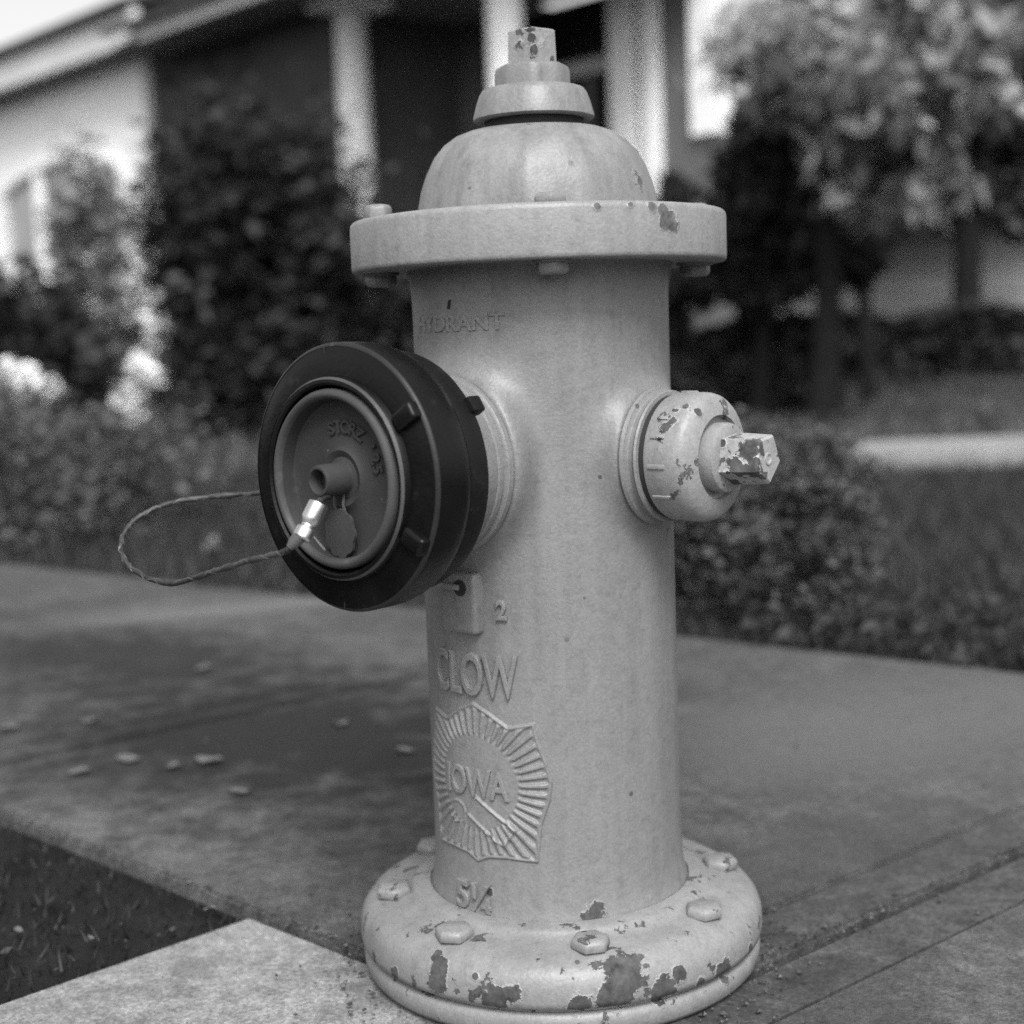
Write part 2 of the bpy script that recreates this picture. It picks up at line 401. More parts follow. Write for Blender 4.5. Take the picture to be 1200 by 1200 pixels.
P = scatter(1500, -1.3, 0.0, -0.6, 1.4, -0.004, 18)
P = P[(in_left_of(P, NEAR0, NEARD) < -0.012) & ((pad_dir.x * (P[:, 1] - c0.y) - pad_dir.y * (P[:, 0] - c0.x)) > 0.01)]
def litter(P, size, seed):
    r = np.random.default_rng(seed); n = len(P); a = r.uniform(0, 6.283, n); s_ = (size * r.uniform(.4, 1.5, n))[:, None]
    d1 = np.stack([np.cos(a), np.sin(a), r.normal(0, .25, n)], 1) * s_; d2 = np.stack([-np.sin(a), np.cos(a), r.normal(0, .25, n)], 1) * s_ * .5
    return np.stack([P - d1, P + d2, P + d1, P - d2], 1).reshape(-1, 3)
g = put('leaf_litter', big_mesh('leaf_litter', litter(P, 0.0045, 19), 4), leafmat('litter', 0.035, 0.95)); tag(g, 'crumbled leaf litter over the dark corner grass at lower left', 'litter', kind='stuff')

# ================================================================== THE HYDRANT
ZC = 0.41                                   # height of both outlets
AZ_P, AZ_H = R_(-42), R_(50.5)
def frame(az, zc=ZC):                       # local x: sideways, y: up, z: outwards
    d = Vector((math.sin(az), -math.cos(az), 0)); e = Vector((math.cos(az), math.sin(az), 0)); u = Vector((0, 0, 1))
    M = Matrix(((e.x, u.x, d.x, 0), (e.y, u.y, d.y, 0), (e.z, u.z, d.z, zc), (0, 0, 0, 1))); return M
MP, MH = frame(AZ_P), frame(AZ_H)
ch_base = [(on_cyl(512, 1135, .163), .0095), (on_cyl(512, 1150, .163), .0085), (on_cyl(508, 1118, .160), .006),
           (on_cyl(582, 1172, .163), .011), (on_cyl(600, 1163, .163), .007), (on_cyl(678, 1178, .163), .009),
           (on_cyl(735, 1140, .163), .015), (on_cyl(727, 1162, .163), .013), (on_cyl(745, 1125, .160), .009), (on_cyl(712, 1168, .163), .009),
           (on_cyl(776, 1162, .163), .010), (on_cyl(849, 1133, .163), .0085), (on_cyl(852, 1146, .163), .005), (on_cyl(795, 1142, .163), .006),
           (on_cyl(464, 1140, .163), .005), (on_cyl(878, 1112, .163), .004), (on_cyl(556, 1144, .163), .003), (on_cyl(820, 1150, .163), .004)]
ch_barrel = [(on_cyl(695, 1073, .1005), .0105), (on_cyl(575, 1044, .1), .004), (on_cyl(650, 1078, .1), .003), (on_cyl(757, 1052, .1), .003)]
ch_flange = [(on_cyl(783, 258, .146), .0085), (on_cyl(777, 245, .146), .005), (on_cyl(700, 241, .146), .0025), (on_cyl(765, 241, .146), .004), (on_cyl(740, 240, .146), .002)]
ch_bonnet = [(on_cyl(737, 212, .082), .009), (on_cyl(742, 224, .086), .005), (on_cyl(594, 153, .05), .0022)]
def on_s(px, py, az, sv):                   # a spot on the plane across an outlet's axis
    d = ray(px, py); n_ = Vector((math.sin(az), -math.cos(az), 0)); t = (sv - CAM.dot(n_)) / d.dot(n_); return CAM + d * t
ch_pent = [(onY(866, 556, -.131), .0085), (onY(858, 545, -.131), .007), (onY(880, 552, -.135), .006), (onY(850, 560, -.128), .006), (onY(884, 540, -.135), .004), (onY(846, 520, -.12), .003)]
ch_cap = [(onY(783, 502, -.118), .0055), (onY(790, 497, -.118), .0045), (onY(817, 484, -.118), .0035), (onY(779, 528, -.122), .003), (onY(790, 478, -.116), .0035), (onY(775, 515, -.118), .003), (onY(803, 476, -.116), .003)]
ch_nut = [(onY(622, 45, -.018), .004), (onY(640, 50, -.016), .005), (onY(626, 58, -.018), .0035), (onY(604, 52, -.014), .0035), (onY(644, 42, -.014), .003)]
P_barrel = paint('barrel_paint', 0.176, ch_barrel, under=0.05)
P_flange = paint('flange_paint', 0.22, ch_flange, under=0.085)
P_bonnet = paint('bonnet_paint', 0.195, ch_bonnet, under=0.07, speck=0.10, streak=0.24)
P_base = paint('base_paint', 0.205, ch_base, stain=0.2, under=0.05, speck=0.60)
P_nut = paint('nut_paint', 0.23, ch_nut, speck=0.95, under=0.045)
P_cap = paint('hose_cap_paint', 0.24, ch_cap, speck=0.52, under=0.06)
P_pent = paint('hose_nut_paint', 0.32, ch_pent, speck=0.85, under=0.055)
P_plain = paint('plain_paint', 0.19, (), speck=0.12, under=0.06)
D_ring = dark_metal('black_anodised_ring', 0.0040, 0.020, 0.30)
D_back = dark_metal('black_back_ring', 0.0050, 0.012, 0.5)
D_face = dark_metal('dark_cast_face', 0.034, 0.05, 0.6)
D_gap = plain('dark_gap', 0.012, 0.9, 0.2)
M_alu = plain('aluminium', 0.62, 0.34, 0.1, 60, 0.1, 200, metal=1.0)
M_cable = plain('wire_rope', 0.032, 0.55, 0.75, 55, metal=0.2)
M_cable2 = plain('bare_wire', 0.075, 0.45, 0.2, 55, metal=0.4)
M_gasket = plain('black_gasket', 0.015, 0.8, 0.2)

hyd = empty('fire_hydrant', (0, 0, 0))
tag(hyd, 'pale painted fire hydrant with a black capped side outlet on the sidewalk', 'fire hydrant')

# barrel: cylinder whose radius swells into fillets round the outlets and at the foot
nA, nZ = 240, 170
V = []; F = []
dP = Vector((math.sin(AZ_P), -math.cos(AZ_P))); dH = Vector((math.sin(AZ_H), -math.cos(AZ_H)))
AZ_3 = AZ_H + math.pi; d3 = -dH
z0b, z1b = 0.045, 0.558
for i in range(nZ + 1):
    z = z0b + (z1b - z0b) * i / nZ
    for k in range(nA):
        a = 2 * math.pi * k / nA; x, y = math.cos(a), math.sin(a)
        r = 0.1002
        r += 0.016 * math.exp(-((z - z0b) / 0.0150))                        # foot fillet
        r += 0.006 * math.exp(-((z1b - z) / 0.008))                        # under the flange
        for (d, rb, sv, wd) in ((dP, 0.0655, 0.108, 0.010), (dH, 0.0495, 0.1055, 0.009), (d3, 0.0495, 0.1055, 0.009)):
            c = x * d.x + y * d.y
            if c < 0.25: continue
            rho = math.hypot(sv * math.sqrt(max(0, 1 - c * c)) / c, z - ZC)
            r += (sv / max(c, 0.8) - r) * math.exp(-(max(0, rho - rb) / wd) ** 1.25)
        V.append((x * r, y * r, z))
for i in range(nZ):
    for k in range(nA):
        F.append((i * nA + k, i * nA + (k + 1) % nA, (i + 1) * nA + (k + 1) % nA, (i + 1) * nA + k))
barrel = put('barrel', mesh('barrel', V, F, True), P_barrel, hyd)

# base flange with its rim, groove and lower ring
prof = [(0.098, 0.050), (0.106, 0.0655), (0.1175, 0.0650), (0.1205, 0.0635), (0.1218, 0.0610), (0.130, 0.0590), (0.142, 0.0570), (0.150, 0.055), (0.157, 0.0505), (0.1615, 0.0445), (0.1635, 0.038),
        (0.1640, 0.028), (0.1632, 0.0235), (0.1600, 0.0222), (0.1565, 0.0215), (0.1565, 0.0185)]
base = put('base_flange', lathe_mesh('base_flange', prof, seg=160, angle=60), P_base, hyd)
put('lower_ring', lathe_mesh('lower_ring', [(0.150, -0.003), (0.1585, 0.0), (0.1615, 0.004), (0.162, 0.012), (0.1605, 0.0165), (0.157, 0.0188), (0.15, 0.019)], seg=160, angle=50), P_base, hyd)
put('gasket', lathe_mesh('gasket', [(0.1545, 0.017), (0.1548, 0.0235)], seg=120), D_gap, hyd)
def hexbolt(x, y, z, r=0.0115, h=0.0105, up=1, rot=0.0, washer=0.0):
    bm = bmesh.new(); M = Matrix.Translation((x, y, z)) @ (Matrix.Rotation(math.pi, 4, 'X') if up < 0 else ID)
    prism(bm, 6, r, 0, h, M, rot, cham=0.0026)
    if washer: lathe(bm, [(washer, -0.001), (washer, 0.0016), (washer - 0.001, 0.0022)], M, 24)
    bmesh.ops.bevel(bm, geom=list(bm.edges), offset=0.0007, segments=1, affect='EDGES')
    return finish(bm, 'bolt', True, 50)
for k in range(8):
    az = R_(7.5 + 45 * k); x, y = 0.136 * math.sin(az), -0.136 * math.cos(az)
    put('bolt', hexbolt(x, y, 0.0575, 0.0150, 0.0085, 1, az * 1.7 + k, 0.0), P_base, hyd)

# bonnet flange, bonnet, weather shield, operating nut
ZT, ZB = 0.593, 0.5545
fl = [(0.10, ZB + 0.001), (0.142, ZB), (0.1445, ZB + 0.0005), (0.1455, ZB + 0.0018), (0.1458, ZB + 0.004), (0.1458, ZT - 0.0045), (0.1452, ZT - 0.0018), (0.1434, ZT - 0.0002), (0.138, ZT + 0.0006), (0.09, ZT + 0.001)]
put('bonnet_flange', lathe_mesh('bonnet_flange', fl, seg=160, angle=50), P_flange, hyd)
def facet(a, s):                             # twelve soft cast facets
    k = 12; q = ((a + R_(6)) % (2 * math.pi / k)) - math.pi / k
    amt = min(1, max(0, (0.655 - s) / 0.03))
    return 1 + amt * 0.85 * (math.cos(math.pi / k) / math.cos(q) - 1)
dome = [(0.0945, ZT - 0.002), (0.0945, ZT + 0.002), (0.0935, ZT + 0.012), (0.0905, ZT + 0.025), (0.0860, ZT + 0.037), (0.0795, ZT + 0.048), (0.0715, ZT + 0.0565), (0.0625, ZT + 0.0625), (0.053, ZT + 0.066), (0.040, ZT + 0.0675), (0.036, ZT + 0.068)]
put('bonnet', lathe_mesh('bonnet', dome, seg=144, rmod=facet, angle=25), P_bonnet, hyd)
put('seal', lathe_mesh('seal', [(0.0385, ZT + 0.066), (0.0385, ZT + 0.080)], seg=64), M_gasket, hyd)
zs = ZT + 0.0745
sh = [(0.0455, zs), (0.0470, zs + 0.0012), (0.0466, zs + 0.0045), (0.0440, zs + 0.0135), (0.0418, zs + 0.0195), (0.0395, zs + 0.0228), (0.0362, zs + 0.0240), (0.0285, zs + 0.0245)]
put('weather_shield', lathe_mesh('weather_shield', sh, seg=96, angle=40), P_bonnet, hyd)
hub = [(0.0283, zs + 0.0240), (0.0282, zs + 0.036), (0.0272, zs + 0.0395), (0.0245, zs + 0.0412), (0.018, zs + 0.0418)]
bm = bmesh.new(); lathe(bm, hub, seg=8 * 8, rmod=lambda a, s: 1 + 0.03 * math.cos(8 * a)); put('hub', finish(bm, 'hub', True, 40), P_bonnet, hyd)
bm = bmesh.new(); prism(bm, 5, 0.0196, zs + 0.041, zs + 0.0675, ID, R_(-88), cham=0.0013, r1=0.0188); put('operating_nut', finish(bm, 'operating_nut', False), P_nut, hyd)
for az in (3, -86, 94, 184):
    a = R_(az); x, y = 0.1235 * math.sin(a), -0.1235 * math.cos(a)
    put('bolt', hexbolt(x, y, ZT - 0.0005, 0.0112 if az == -86 else 0.0125, 0.0150 if az == -86 else 0.0085, 1, a + 0.5), P_plain, hyd)
    put('nut', hexbolt(x, y, ZB + 0.0005, 0.0125, 0.0105, -1, a + 0.3, 0.0145), P_plain, hyd)

# ---- steamer outlet with its black quick-connect cap
out = [(0.0600, 0.085), (0.0600, 0.1075), (0.0622, 0.1085), (0.0622, 0.1105), (0.0655, 0.1112), (0.0668, 0.1125), (0.0668, 0.1165), (0.0655, 0.1180), (0.0640, 0.1186), (0.0640, 0.1205), (0.0652, 0.1215), (0.0652, 0.1250), (0.0640, 0.1260),
       (0.0645, 0.1275), (0.0645, 0.165), (0.06, 0.167)]
put('steamer_outlet', lathe_mesh('steamer_outlet', out, MP, 128, angle=40), paint('outlet_paint', 0.18, (), under=0.07), hyd)
sc = put('steamer_cap', lathe_mesh('steamer_cap', [(0.066, 0.1565), (0.0825, 0.157), (0.0850, 0.1585), (0.0862, 0.162), (0.0876, 0.1765), (0.0872, 0.1780), (0.0830, 0.1784), (0.0825, 0.1805)], MP, 128, angle=40), D_back, hyd)
ringp = [(0.0825, 0.1800), (0.0832, 0.1806), (0.0895, 0.1810), (0.0908, 0.1825), (0.0924, 0.1880), (0.0928, 0.1940), (0.0930, 0.2110), (0.0926, 0.2132), (0.0912, 0.2148), (0.0850, 0.2162), (0.0800, 0.2172), (0.0775, 0.2178), (0.0762, 0.2225), (0.0745, 0.2243), (0.0722, 0.2245), (0.0705, 0.2230), (0.0697, 0.2190),
         (0.0692, 0.2120), (0.0685, 0.206)]
KF = 0.915
ringp = [(r * KF if r < 0.0781 and z > 0.2 else r, z) for r, z in ringp]
put('locking_ring', lathe_mesh('locking_ring', ringp, MP, 160, angle=32), D_ring, sc)
facep = [(0.0672, 0.205), (0.0672, 0.2225), (0.0655, 0.2252), (0.0632, 0.2258), (0.0612, 0.2248), (0.0598, 0.2215), (0.0585, 0.2130), (0.0565, 0.2118), (0.030, 0.2125), (0.0225, 0.2135), (0.0195, 0.2160), (0.0168, 0.2150), (0.0150, 0.2140),
         (0.0120, 0.2150), (0.0112, 0.2170), (0.0112, 0.2345), (0.0100, 0.2368), (0.0085, 0.2370), (0.0076, 0.2355), (0.0074, 0.2260), (0.003, 0.2255)]
facep = [(r * KF if r > 0.05 else r, z) for r, z in facep]
put('cap_face', lathe_mesh('cap_face', facep, MP, 128, angle=38), D_face, sc)
M_rim = dark_metal('worn_rim', 0.055, 0.09, 0.5)
put('face_rim', lathe_mesh('face_rim', [(r * KF, z) for r, z in ((0.0676, 0.216), (0.0676, 0.2228), (0.0655, 0.2257), (0.0630, 0.2262), (0.0610, 0.2250), (0.0600, 0.222))], MP, 128, angle=50, close=False), M_rim, sc)
put('worn_lip_highlight', lathe_mesh('worn_lip_highlight', [(r * KF, z) for r, z in ((0.0763, 0.2227), (0.0746, 0.22460))], MP, 160, angle=60, close=False), dark_metal('worn_lip_highlight_metal', 0.060, 0.16, 0.4), sc)  # worn lip, with its highlight painted on as paler metal
put('worn_edge_highlight', lathe_mesh('worn_edge_highlight', [(0.09300, 0.2128), (0.09275, 0.2136), (0.09135, 0.2151), (0.0905, 0.2153)], MP, 160, angle=70, close=False), dark_metal('worn_edge_highlight_metal', 0.020, 0.09, 0.4), sc)  # worn outer edge; the glossy ring's highlight painted as a thin paler band
# lugs round the locking ring and small lugs on the back ring
for k, a in enumerate((29, -31)):
    Rm = MP @ Matrix.Rotation(R_(a + 3), 4, 'Z')
    bm = bmesh.new()
    box(bm, (0.0820, 0, 0.2178), (0.0200, 0.013, 0.0095), Rm, 0.003, 3)
    put('lug', finish(bm, 'lug', True, 50), D_ring, sc)
for a in (33, 213):
    Rm = MP @ Matrix.Rotation(R_(a), 4, 'Z')
    put('lug', box_mesh('lug', (0.0855, 0, 0.1570), (0.009, 0.012, 0.012), Rm, 0.002), D_back, sc)
Rm = MP @ Matrix.Rotation(R_(151), 4, 'Z')
put('lug', box_mesh('lug', (0.0955, 0, 0.199), (0.009, 0.013, 0.014), Rm, 0.0015), dark_metal('worn_lug', 0.06, 0.2), sc)
# hair seams and rubbed marks of the cast ring
for a in (97, 268):
    Rm = MP @ Matrix.Rotation(R_(a), 4, 'Z')
    put('casting_seam', box_mesh('seam', (0.0850, 0, 0.2145), (0.012, 0.0012, 0.003), Rm @ Matrix.Translation((0, 0, 0)), 0.0004), dark_metal('seam_metal', 0.02, 0.05), sc)
# arc lettering on the cap face
V = []; F = []
def arc_text(V, F, s, r, a0, da, size, z):
    for i, chx in enumerate(s):
        if chx == ' ': continue
        v, f = text_geo(chx, size, 0.0011, 0.0004)
        a = R_(a0 + da * i); off = len(V)
        Rm = MP @ Matrix.Rotation(a - math.pi / 2, 4, 'Z') @ Matrix.Translation((0, r, z))
        V += [Rm @ p for p in v]; F += [tuple(q + off for q in g) for g in f]
arc_text(V, F, "STORZ '25", 0.0350, 107, -12.0, 0.0125, 0.2126)
put('lettering', mesh('cap_lettering', V, F), D_face, sc)

# wire lanyard: eye at the hub, crimp ferrule, long loop out to the side, back behind the cap
hubc = MP @ Vector((0, -0.012, 0.222))
dep = lambda px, py, Y: onY(px, py, Y)
c_pts = [MP @ Vector((0.002, -0.0105, 0.228)), dep(374, 588, -0.193), dep(370, 598, -0.200), dep(357, 622, -0.204), dep(344, 640, -0.204), dep(328, 648, -0.200), dep(292, 657, -0.185), dep(250, 670, -0.16), dep(205, 683, -0.13), dep(170, 676, -0.10),
         dep(146, 656, -0.08), dep(143, 632, -0.06), dep(160, 608, -0.045), dep(195, 591, -0.035), dep(240, 583, -0.03), dep(300, 578, -0.03), dep(345, 574, -0.04)]
pts = spline(c_pts, 14)
lan = bmesh.new()
n = len(pts); rad = [0.0019 + 0.0007 * max(0, math.sin(i * 0.5 + 1.5 * math.sin(i * .13))) * (0.25 if 118 < i < 172 else 1.0) for i in range(n)]
rad = [r * random.uniform(0.9, 1.12) for r in rad]
tube(lan, pts, rad, 7, twist=0.35)
lanyard = put('lanyard', finish(lan, 'lanyard', True, 60), M_cable, hyd)
def twisted(pts, r0, r1, turns):
    out = []
    for i, p in enumerate(pts):
        d = (pts[min(i + 1, len(pts) - 1)] - pts[max(i - 1, 0)]).normalized(); X = d.cross(Vector((0, 0, 1))).normalized(); Y = d.cross(X)
        a = turns * i; out.append(p + (X * math.cos(a) + Y * math.sin(a)) * r0)
    return out
for ph in (0, 1):
    bm = bmesh.new(); q = pts[60:]
    tube(bm, [p for p in twisted(q, 0.0014, 0, 0.9 if ph == 0 else -0.55)], 0.0009, 5); put('strand', finish(bm, 'strand', True), M_cable2, lanyard)
def along(p, q):
    d = (q - p); M = d.to_track_quat('Z', 'Y').to_matrix().to_4x4(); M.translation = p; return M, d.length
A, B = dep(374, 590, -0.197), dep(353, 632, -0.206)
M, L = along(A, B)
put('ferrule', lathe_mesh('ferrule', [(0.0062, 0), (0.0068, 0.0006), (0.0068, L * .42), (0.0060, L * .50), (0.0046, L * .60), (0.0046, L * .66), (0.0062, L * .70), (0.0064, L * .74), (0.0064, L * .95), (0.0055, L)], M, 28, angle=25), M_alu, lanyard)
M, L = along(dep(350, 630, -0.206), dep(339, 642, -0.207))
put('cable_sleeve', lathe_mesh('cable_sleeve', [(0.0048, -0.003), (0.0042, L * .5), (0.0024, L)], M, 20), plain('sleeve', 0.065, 0.5), lanyard)
bm = bmesh.new(); tube(bm, [dep(367, 627, -0.199), dep(374, 636, -0.197), dep(381, 644, -0.195)], [0.0009, 0.0011, 0.0009], 6)
put('wire_end', finish(bm, 'wire_end', True), M_alu, lanyard)
# scalloped disc tag hanging under the hub
bm = bmesh.new(); cx, cy, cz = 0.0005, -0.0375, 0.2190
top = []; bot = []
for k in range(72):
    a = 2 * math.pi * k / 72; r = 0.0148 + 0.0007 * math.cos(9 * a)
    top.append(bm.verts.new(MP @ Vector((cx + r * math.cos(a), cy + r * 1.15 * math.sin(a), cz + 0.0011)))); bot.append(bm.verts.new(MP @ Vector((cx + r * math.cos(a), cy + r * 1.15 * math.sin(a), cz - 0.0011))))
bm.faces.new(top); bm.faces.new(list(reversed(bot)))
for k in range(72): bm.faces.new((bot[k], bot[(k + 1) % 72], top[(k + 1) % 72], top[k]))
put('tag', finish(bm, 'tag', True, 40), dark_metal('tag_metal', 0.042, 0.07), lanyard)
for dx in (-0.006, 0.003):
    bm = bmesh.new(); tube(bm, [MP @ Vector((dx, -0.0105, 0.2165)), MP @ Vector((dx + .001, -0.018, 0.2185)), MP @ Vector((dx + .002, -0.0245, 0.2170))], 0.0011, 6)
    put('tag_wire', finish(bm, 'tag_wire', True), M_cable2, lanyard)

# ---- hose outlets with five-sided cap nuts (the second one on the far side)
def hose_outlet(M, seed):
    oc = [(0.047, 0.08), (0.047, 0.1050), (0.0475, 0.1058), (0.0508, 0.1066), (0.0515, 0.1080), (0.0505, 0.1105), (0.0478, 0.1112), (0.0465, 0.1125), (0.0465, 0.1160), (0.0482, 0.117), (0.049, 0.1185), (0.0482, 0.1200), (0.044, 0.1205), (0.044, 0.127)]
    put('hose_outlet', lathe_mesh('hose_outlet', oc, M, 96, angle=38), P_plain, hyd)
    put('outlet_gasket', lathe_mesh('outlet_gasket', [(0.0445, 0.1195), (0.0455, 0.1205), (0.0455, 0.1245), (0.044, 0.1255)], M, 72), M_gasket, hyd)
    cp = [(0.0440, 0.1245), (0.0462, 0.1252), (0.0470, 0.127), (0.0474, 0.1455), (0.0472, 0.1500), (0.0462, 0.1538), (0.0440, 0.1566), (0.0405, 0.1586), (0.0360, 0.1602), (0.0325, 0.1612), (0.0310, 0.1616), (0.0300, 0.1600), (0.0296, 0.1575), (0.027, 0.1570)]
    cap = put('hose_cap', lathe_mesh('hose_cap', cp, M, 96, angle=40), P_cap, hyd)
    for a, ln, wd in ((184, .0150, .0034), (213, .0160, .0030), (158, .0120, .0030), (140, .009, .0026), (60, .015, .003), (90, .014, .003)):       # raised cast strokes on the skirt
        Rm = M @ Matrix.Rotation(R_(a), 4, 'Z')
        put('cast_stroke', box_mesh('cast_stroke', (0.0468, 0, 0.1365), (0.0034, wd, ln), Rm, 0.0009), P_cap, cap)
    put('hub', lathe_mesh('hub', [(0.0252, 0.156), (0.0256, 0.1660), (0.0250, 0.1688), (0.0232, 0.1702), (0.014, 0.1708)], M, 64, angle=40), P_cap, cap)
    bm = bmesh.new(); prism(bm, 5, 0.0200, 0.1700, 0.2005, M, R_(62), cham=0.0016, r1=0.0186)
    nutm = finish(bm, 'pentagon_nut', False); nut = put('pentagon_nut', nutm, P_pent, cap)
    put('centre_dimple', lathe_mesh('dimple', [(0.0046, 0.2000), (0.0046, 0.2013), (0.0034, 0.2014), (0.0028, 0.2008), (0.001, 0.2004)], M, 24), P_pent, nut)
hose_outlet(MH, 1)
hose_outlet(frame(AZ_3), 2)

# ---- cast marks on the barrel
def wrap(V, az0, z0, R, flip=1):
    return [Vector(((R + p.z) * math.sin(az0 + p.x / R), -(R + p.z) * math.cos(az0 + p.x / R), z0 + p.y)) for p in V]
def cast_text(body, xl, xr, py, size, ext=0.0012, name='lettering', R=0.0999):
    a0, z = azz(on_cyl(xl, py, 0.1)); a1, _ = azz(on_cyl(xr, py, 0.1)); a = (a0 + a1) / 2
    v, f = text_geo(body, size, ext, 0.0010 if ext > 0.001 else 0.0005)
    lo, hi = min(p.x for p in v), max(p.x for p in v); k = (a1 - a0) * 0.1 / (hi - lo)
    v = [Vector(((p.x - (lo + hi) / 2) * k, p.y, p.z)) for p in v]
    return put(name, mesh(name, wrap(v, a, z, R), f), P_barrel, barrel)
cast_text('CLOW', 516, 608, 783, 0.045, 0.0030)
cast_text('HYDRANT', 492, 592, 382, 0.0165, 0.0010)
cast_text('2', 582, 595, 716, 0.020, 0.0024)
cast_text('5\u00bc', 541, 580, 1044, 0.030, 0.0022, R=0.1012 + 0.016 * math.exp(-((azz(on_cyl(560, 1044, 0.1))[1] - z0b) / 0.0155)))
# shield emblem as a relief: sunburst rays, centre word and slanted plaque
aR, _ = azz(on_cyl(648, 925, 0.1)); zTop = azz(on_cyl(555, 822, 0.1))[1]; zBot = azz(on_cyl(562, 1010, 0.1))[1]
aC = azz(on_cyl(559, 930, 0.1))[0]; zC_ = (zTop + zBot) / 2; HW = (aR - aC) * 0.1; HH = (zTop - zBot) / 2
shield = [(0, 1.0), (0.22, 0.90), (0.48, 0.74), (0.80, 0.80), (0.86, 0.55), (0.95, 0.30), (1.0, 0.08), (0.97, -0.15), (0.86, -0.45), (0.80, -0.92), (0.40, -0.90), (0.16, -0.92), (0.0, -1.0)]
shield = shield + [(-x, y) for x, y in reversed(shield[1:-1])]
SH = np.array(shield)
def poly_dist(x, y, PV):
    d = np.full(x.shape, 9.0); ins = np.zeros(x.shape, bool); n = len(PV)
    for i in range(n):
        ax, ay = PV[i]; bx, by = PV[(i + 1) % n]; ex, ey = bx - ax, by - ay
        t = np.clip(((x - ax) * ex + (y - ay) * ey) / (ex * ex + ey * ey), 0, 1)
        d = np.minimum(d, np.hypot(x - ax - t * ex, y - ay - t * ey))
        c = ((ay > y) != (by > y)) & (x < ex * (y - ay) / (ey if ey else 1e-9) + ax); ins ^= c
    return np.where(ins, -d, d)
nx, ny = 260, 280
gx, gy = np.meshgrid(np.linspace(-1.12, 1.12, nx), np.linspace(-1.1, 1.1, ny))
sx, sy = gx * HW, gy * HH
d = poly_dist(sx, sy, SH * [HW, HH])
hgt = 0.0016 * np.clip(-d / 0.0012 + 0.5, 0, 1)
hgt += 0.0007 * np.clip(1 - np.abs(d + 0.0016) / 0.0014, 0, 1)
rr = np.hypot(sx, sy); th = np.arctan2(sy, sx)
rayz = np.clip((rr - 0.036) / 0.004, 0, 1) * np.clip((-d - 0.0026) / 0.002, 0, 1)
hgt += rayz * 0.0011 * np.clip(np.sin(th * 46) * 1.5, -1, 1)
def rot(x, y, a): return x * math.cos(a) - y * math.sin(a), x * math.sin(a) + y * math.cos(a)
qx, qy = rot(sx - 0.012, sy + 0.029, R_(34))
pl = np.maximum(np.abs(qx) - 0.0195, np.abs(qy) - 0.0085)
hgt += 0.0018 * np.clip(1 - np.abs(pl) / 0.0018, 0, 1) + 0.0004 * (pl < 0)
qx, qy = rot(sx + 0.020, sy + 0.026, R_(10))
hgt += 0.0011 * np.clip(1 - np.abs(np.hypot(qx, qy) - 0.0085) / 0.0018, 0, 1) * (qx > -0.006)
hgt = np.where(d > 0.0012, -0.0012, hgt)
A = aC + sx / 0.1; Rr = 0.0999 + hgt
VV = np.stack([Rr * np.sin(A), -Rr * np.cos(A), zC_ + sy], -1).reshape(-1, 3)
idx = np.arange(nx * ny).reshape(ny, nx)
keep = (d[:-1, :-1] < 0.003)
FF = np.stack([idx[:-1, :-1], idx[:-1, 1:], idx[1:, 1:], idx[1:, :-1]], -1)[keep]
emb = put('shield_emblem', mesh('shield_emblem', VV.tolist(), FF.tolist(), True), P_barrel, barrel)
v, f = text_geo('IOWA', 0.031, 0.0020, 0.0008, 1.0); kx = 0.060 / (max(p.x for p in v) - min(p.x for p in v))
put('lettering', mesh('emblem_lettering', wrap([Vector((p.x * kx, p.y, p.z)) for p in v], aC - 0.01, zC_ - 0.001, 0.1010), f), P_barrel, emb)
# chain lug below the steamer outlet: cast pad with a staple
aL, zL = azz(on_cyl(540, 706, 0.104))
ML = frame(aL, zL)
lug = put('chain_lug', box_mesh('chain_lug', (0.0, 0.0, 0.1015), (0.036, 0.046, 0.014), ML, 0.004, 3), P_barrel, barrel)
put('hook_hole', lathe_mesh('hook_hole', [(0.0062, 0.1075), (0.0062, 0.1089), (0.004, 0.10895)], ML @ Matrix.Translation((0.004, 0.012, 0)), 24), M_gasket, lug)
bm = bmesh.new(); tube(bm, [ML @ Vector((-0.016, 0.0125, 0.1095)), ML @ Vector((-0.006, 0.013, 0.1125)), ML @ Vector((0.004, 0.0125, 0.1105))], 0.0022, 8); put('hook', finish(bm, 'hook', True), P_plain, lug)
# small casting bump and slot below the flange
aS, zS = azz(on_cyl(527, 354, 0.1)); MS = frame(aS, zS)
put('slot', box_mesh('slot', (0, 0, 0.0998), (0.0035, 0.011, 0.0012), MS @ Matrix.Rotation(R_(-14), 4, 'Z'), 0.0003), M_gasket, barrel)

# grit and crumbs of soil gathered at the foot and along the joint
r_ = np.random.default_rng(77); G = []
a_ = r_.uniform(0, 2 * np.pi, 520); q_ = 0.163 + np.abs(r_.normal(0, 0.022, 520)); G.append(np.stack([q_ * np.cos(a_), q_ * np.sin(a_)], 1))
t_ = r_.uniform(0.0, 0.75, 260); G.append(np.stack([J.x + VD.x * t_, J.y + VD.y * t_], 1) + r_.normal(0, 0.006, (260, 2)))
t_ = r_.uniform(-0.7, 0.35, 420); G.append(np.stack([NEAR0.x + NEARD.x * t_, NEAR0.y + NEARD.y * t_], 1) + r_.normal(0, 0.007, (420, 2)))
G.append(np.stack([r_.uniform(-1.0, 0.9, 500), r_.uniform(-0.2, 1.6, 500)], 1))
G = np.concatenate(G); GV = []; octa = np.array([(1, 0, 0), (0, 1, 0), (-1, 0, 0), (0, -1, 0), (0, 0, .7), (0, 0, -.5)]); tri = [(0, 1, 4), (1, 2, 4), (2, 3, 4), (3, 0, 4), (1, 0, 5), (2, 1, 5), (3, 2, 5), (0, 3, 5)]
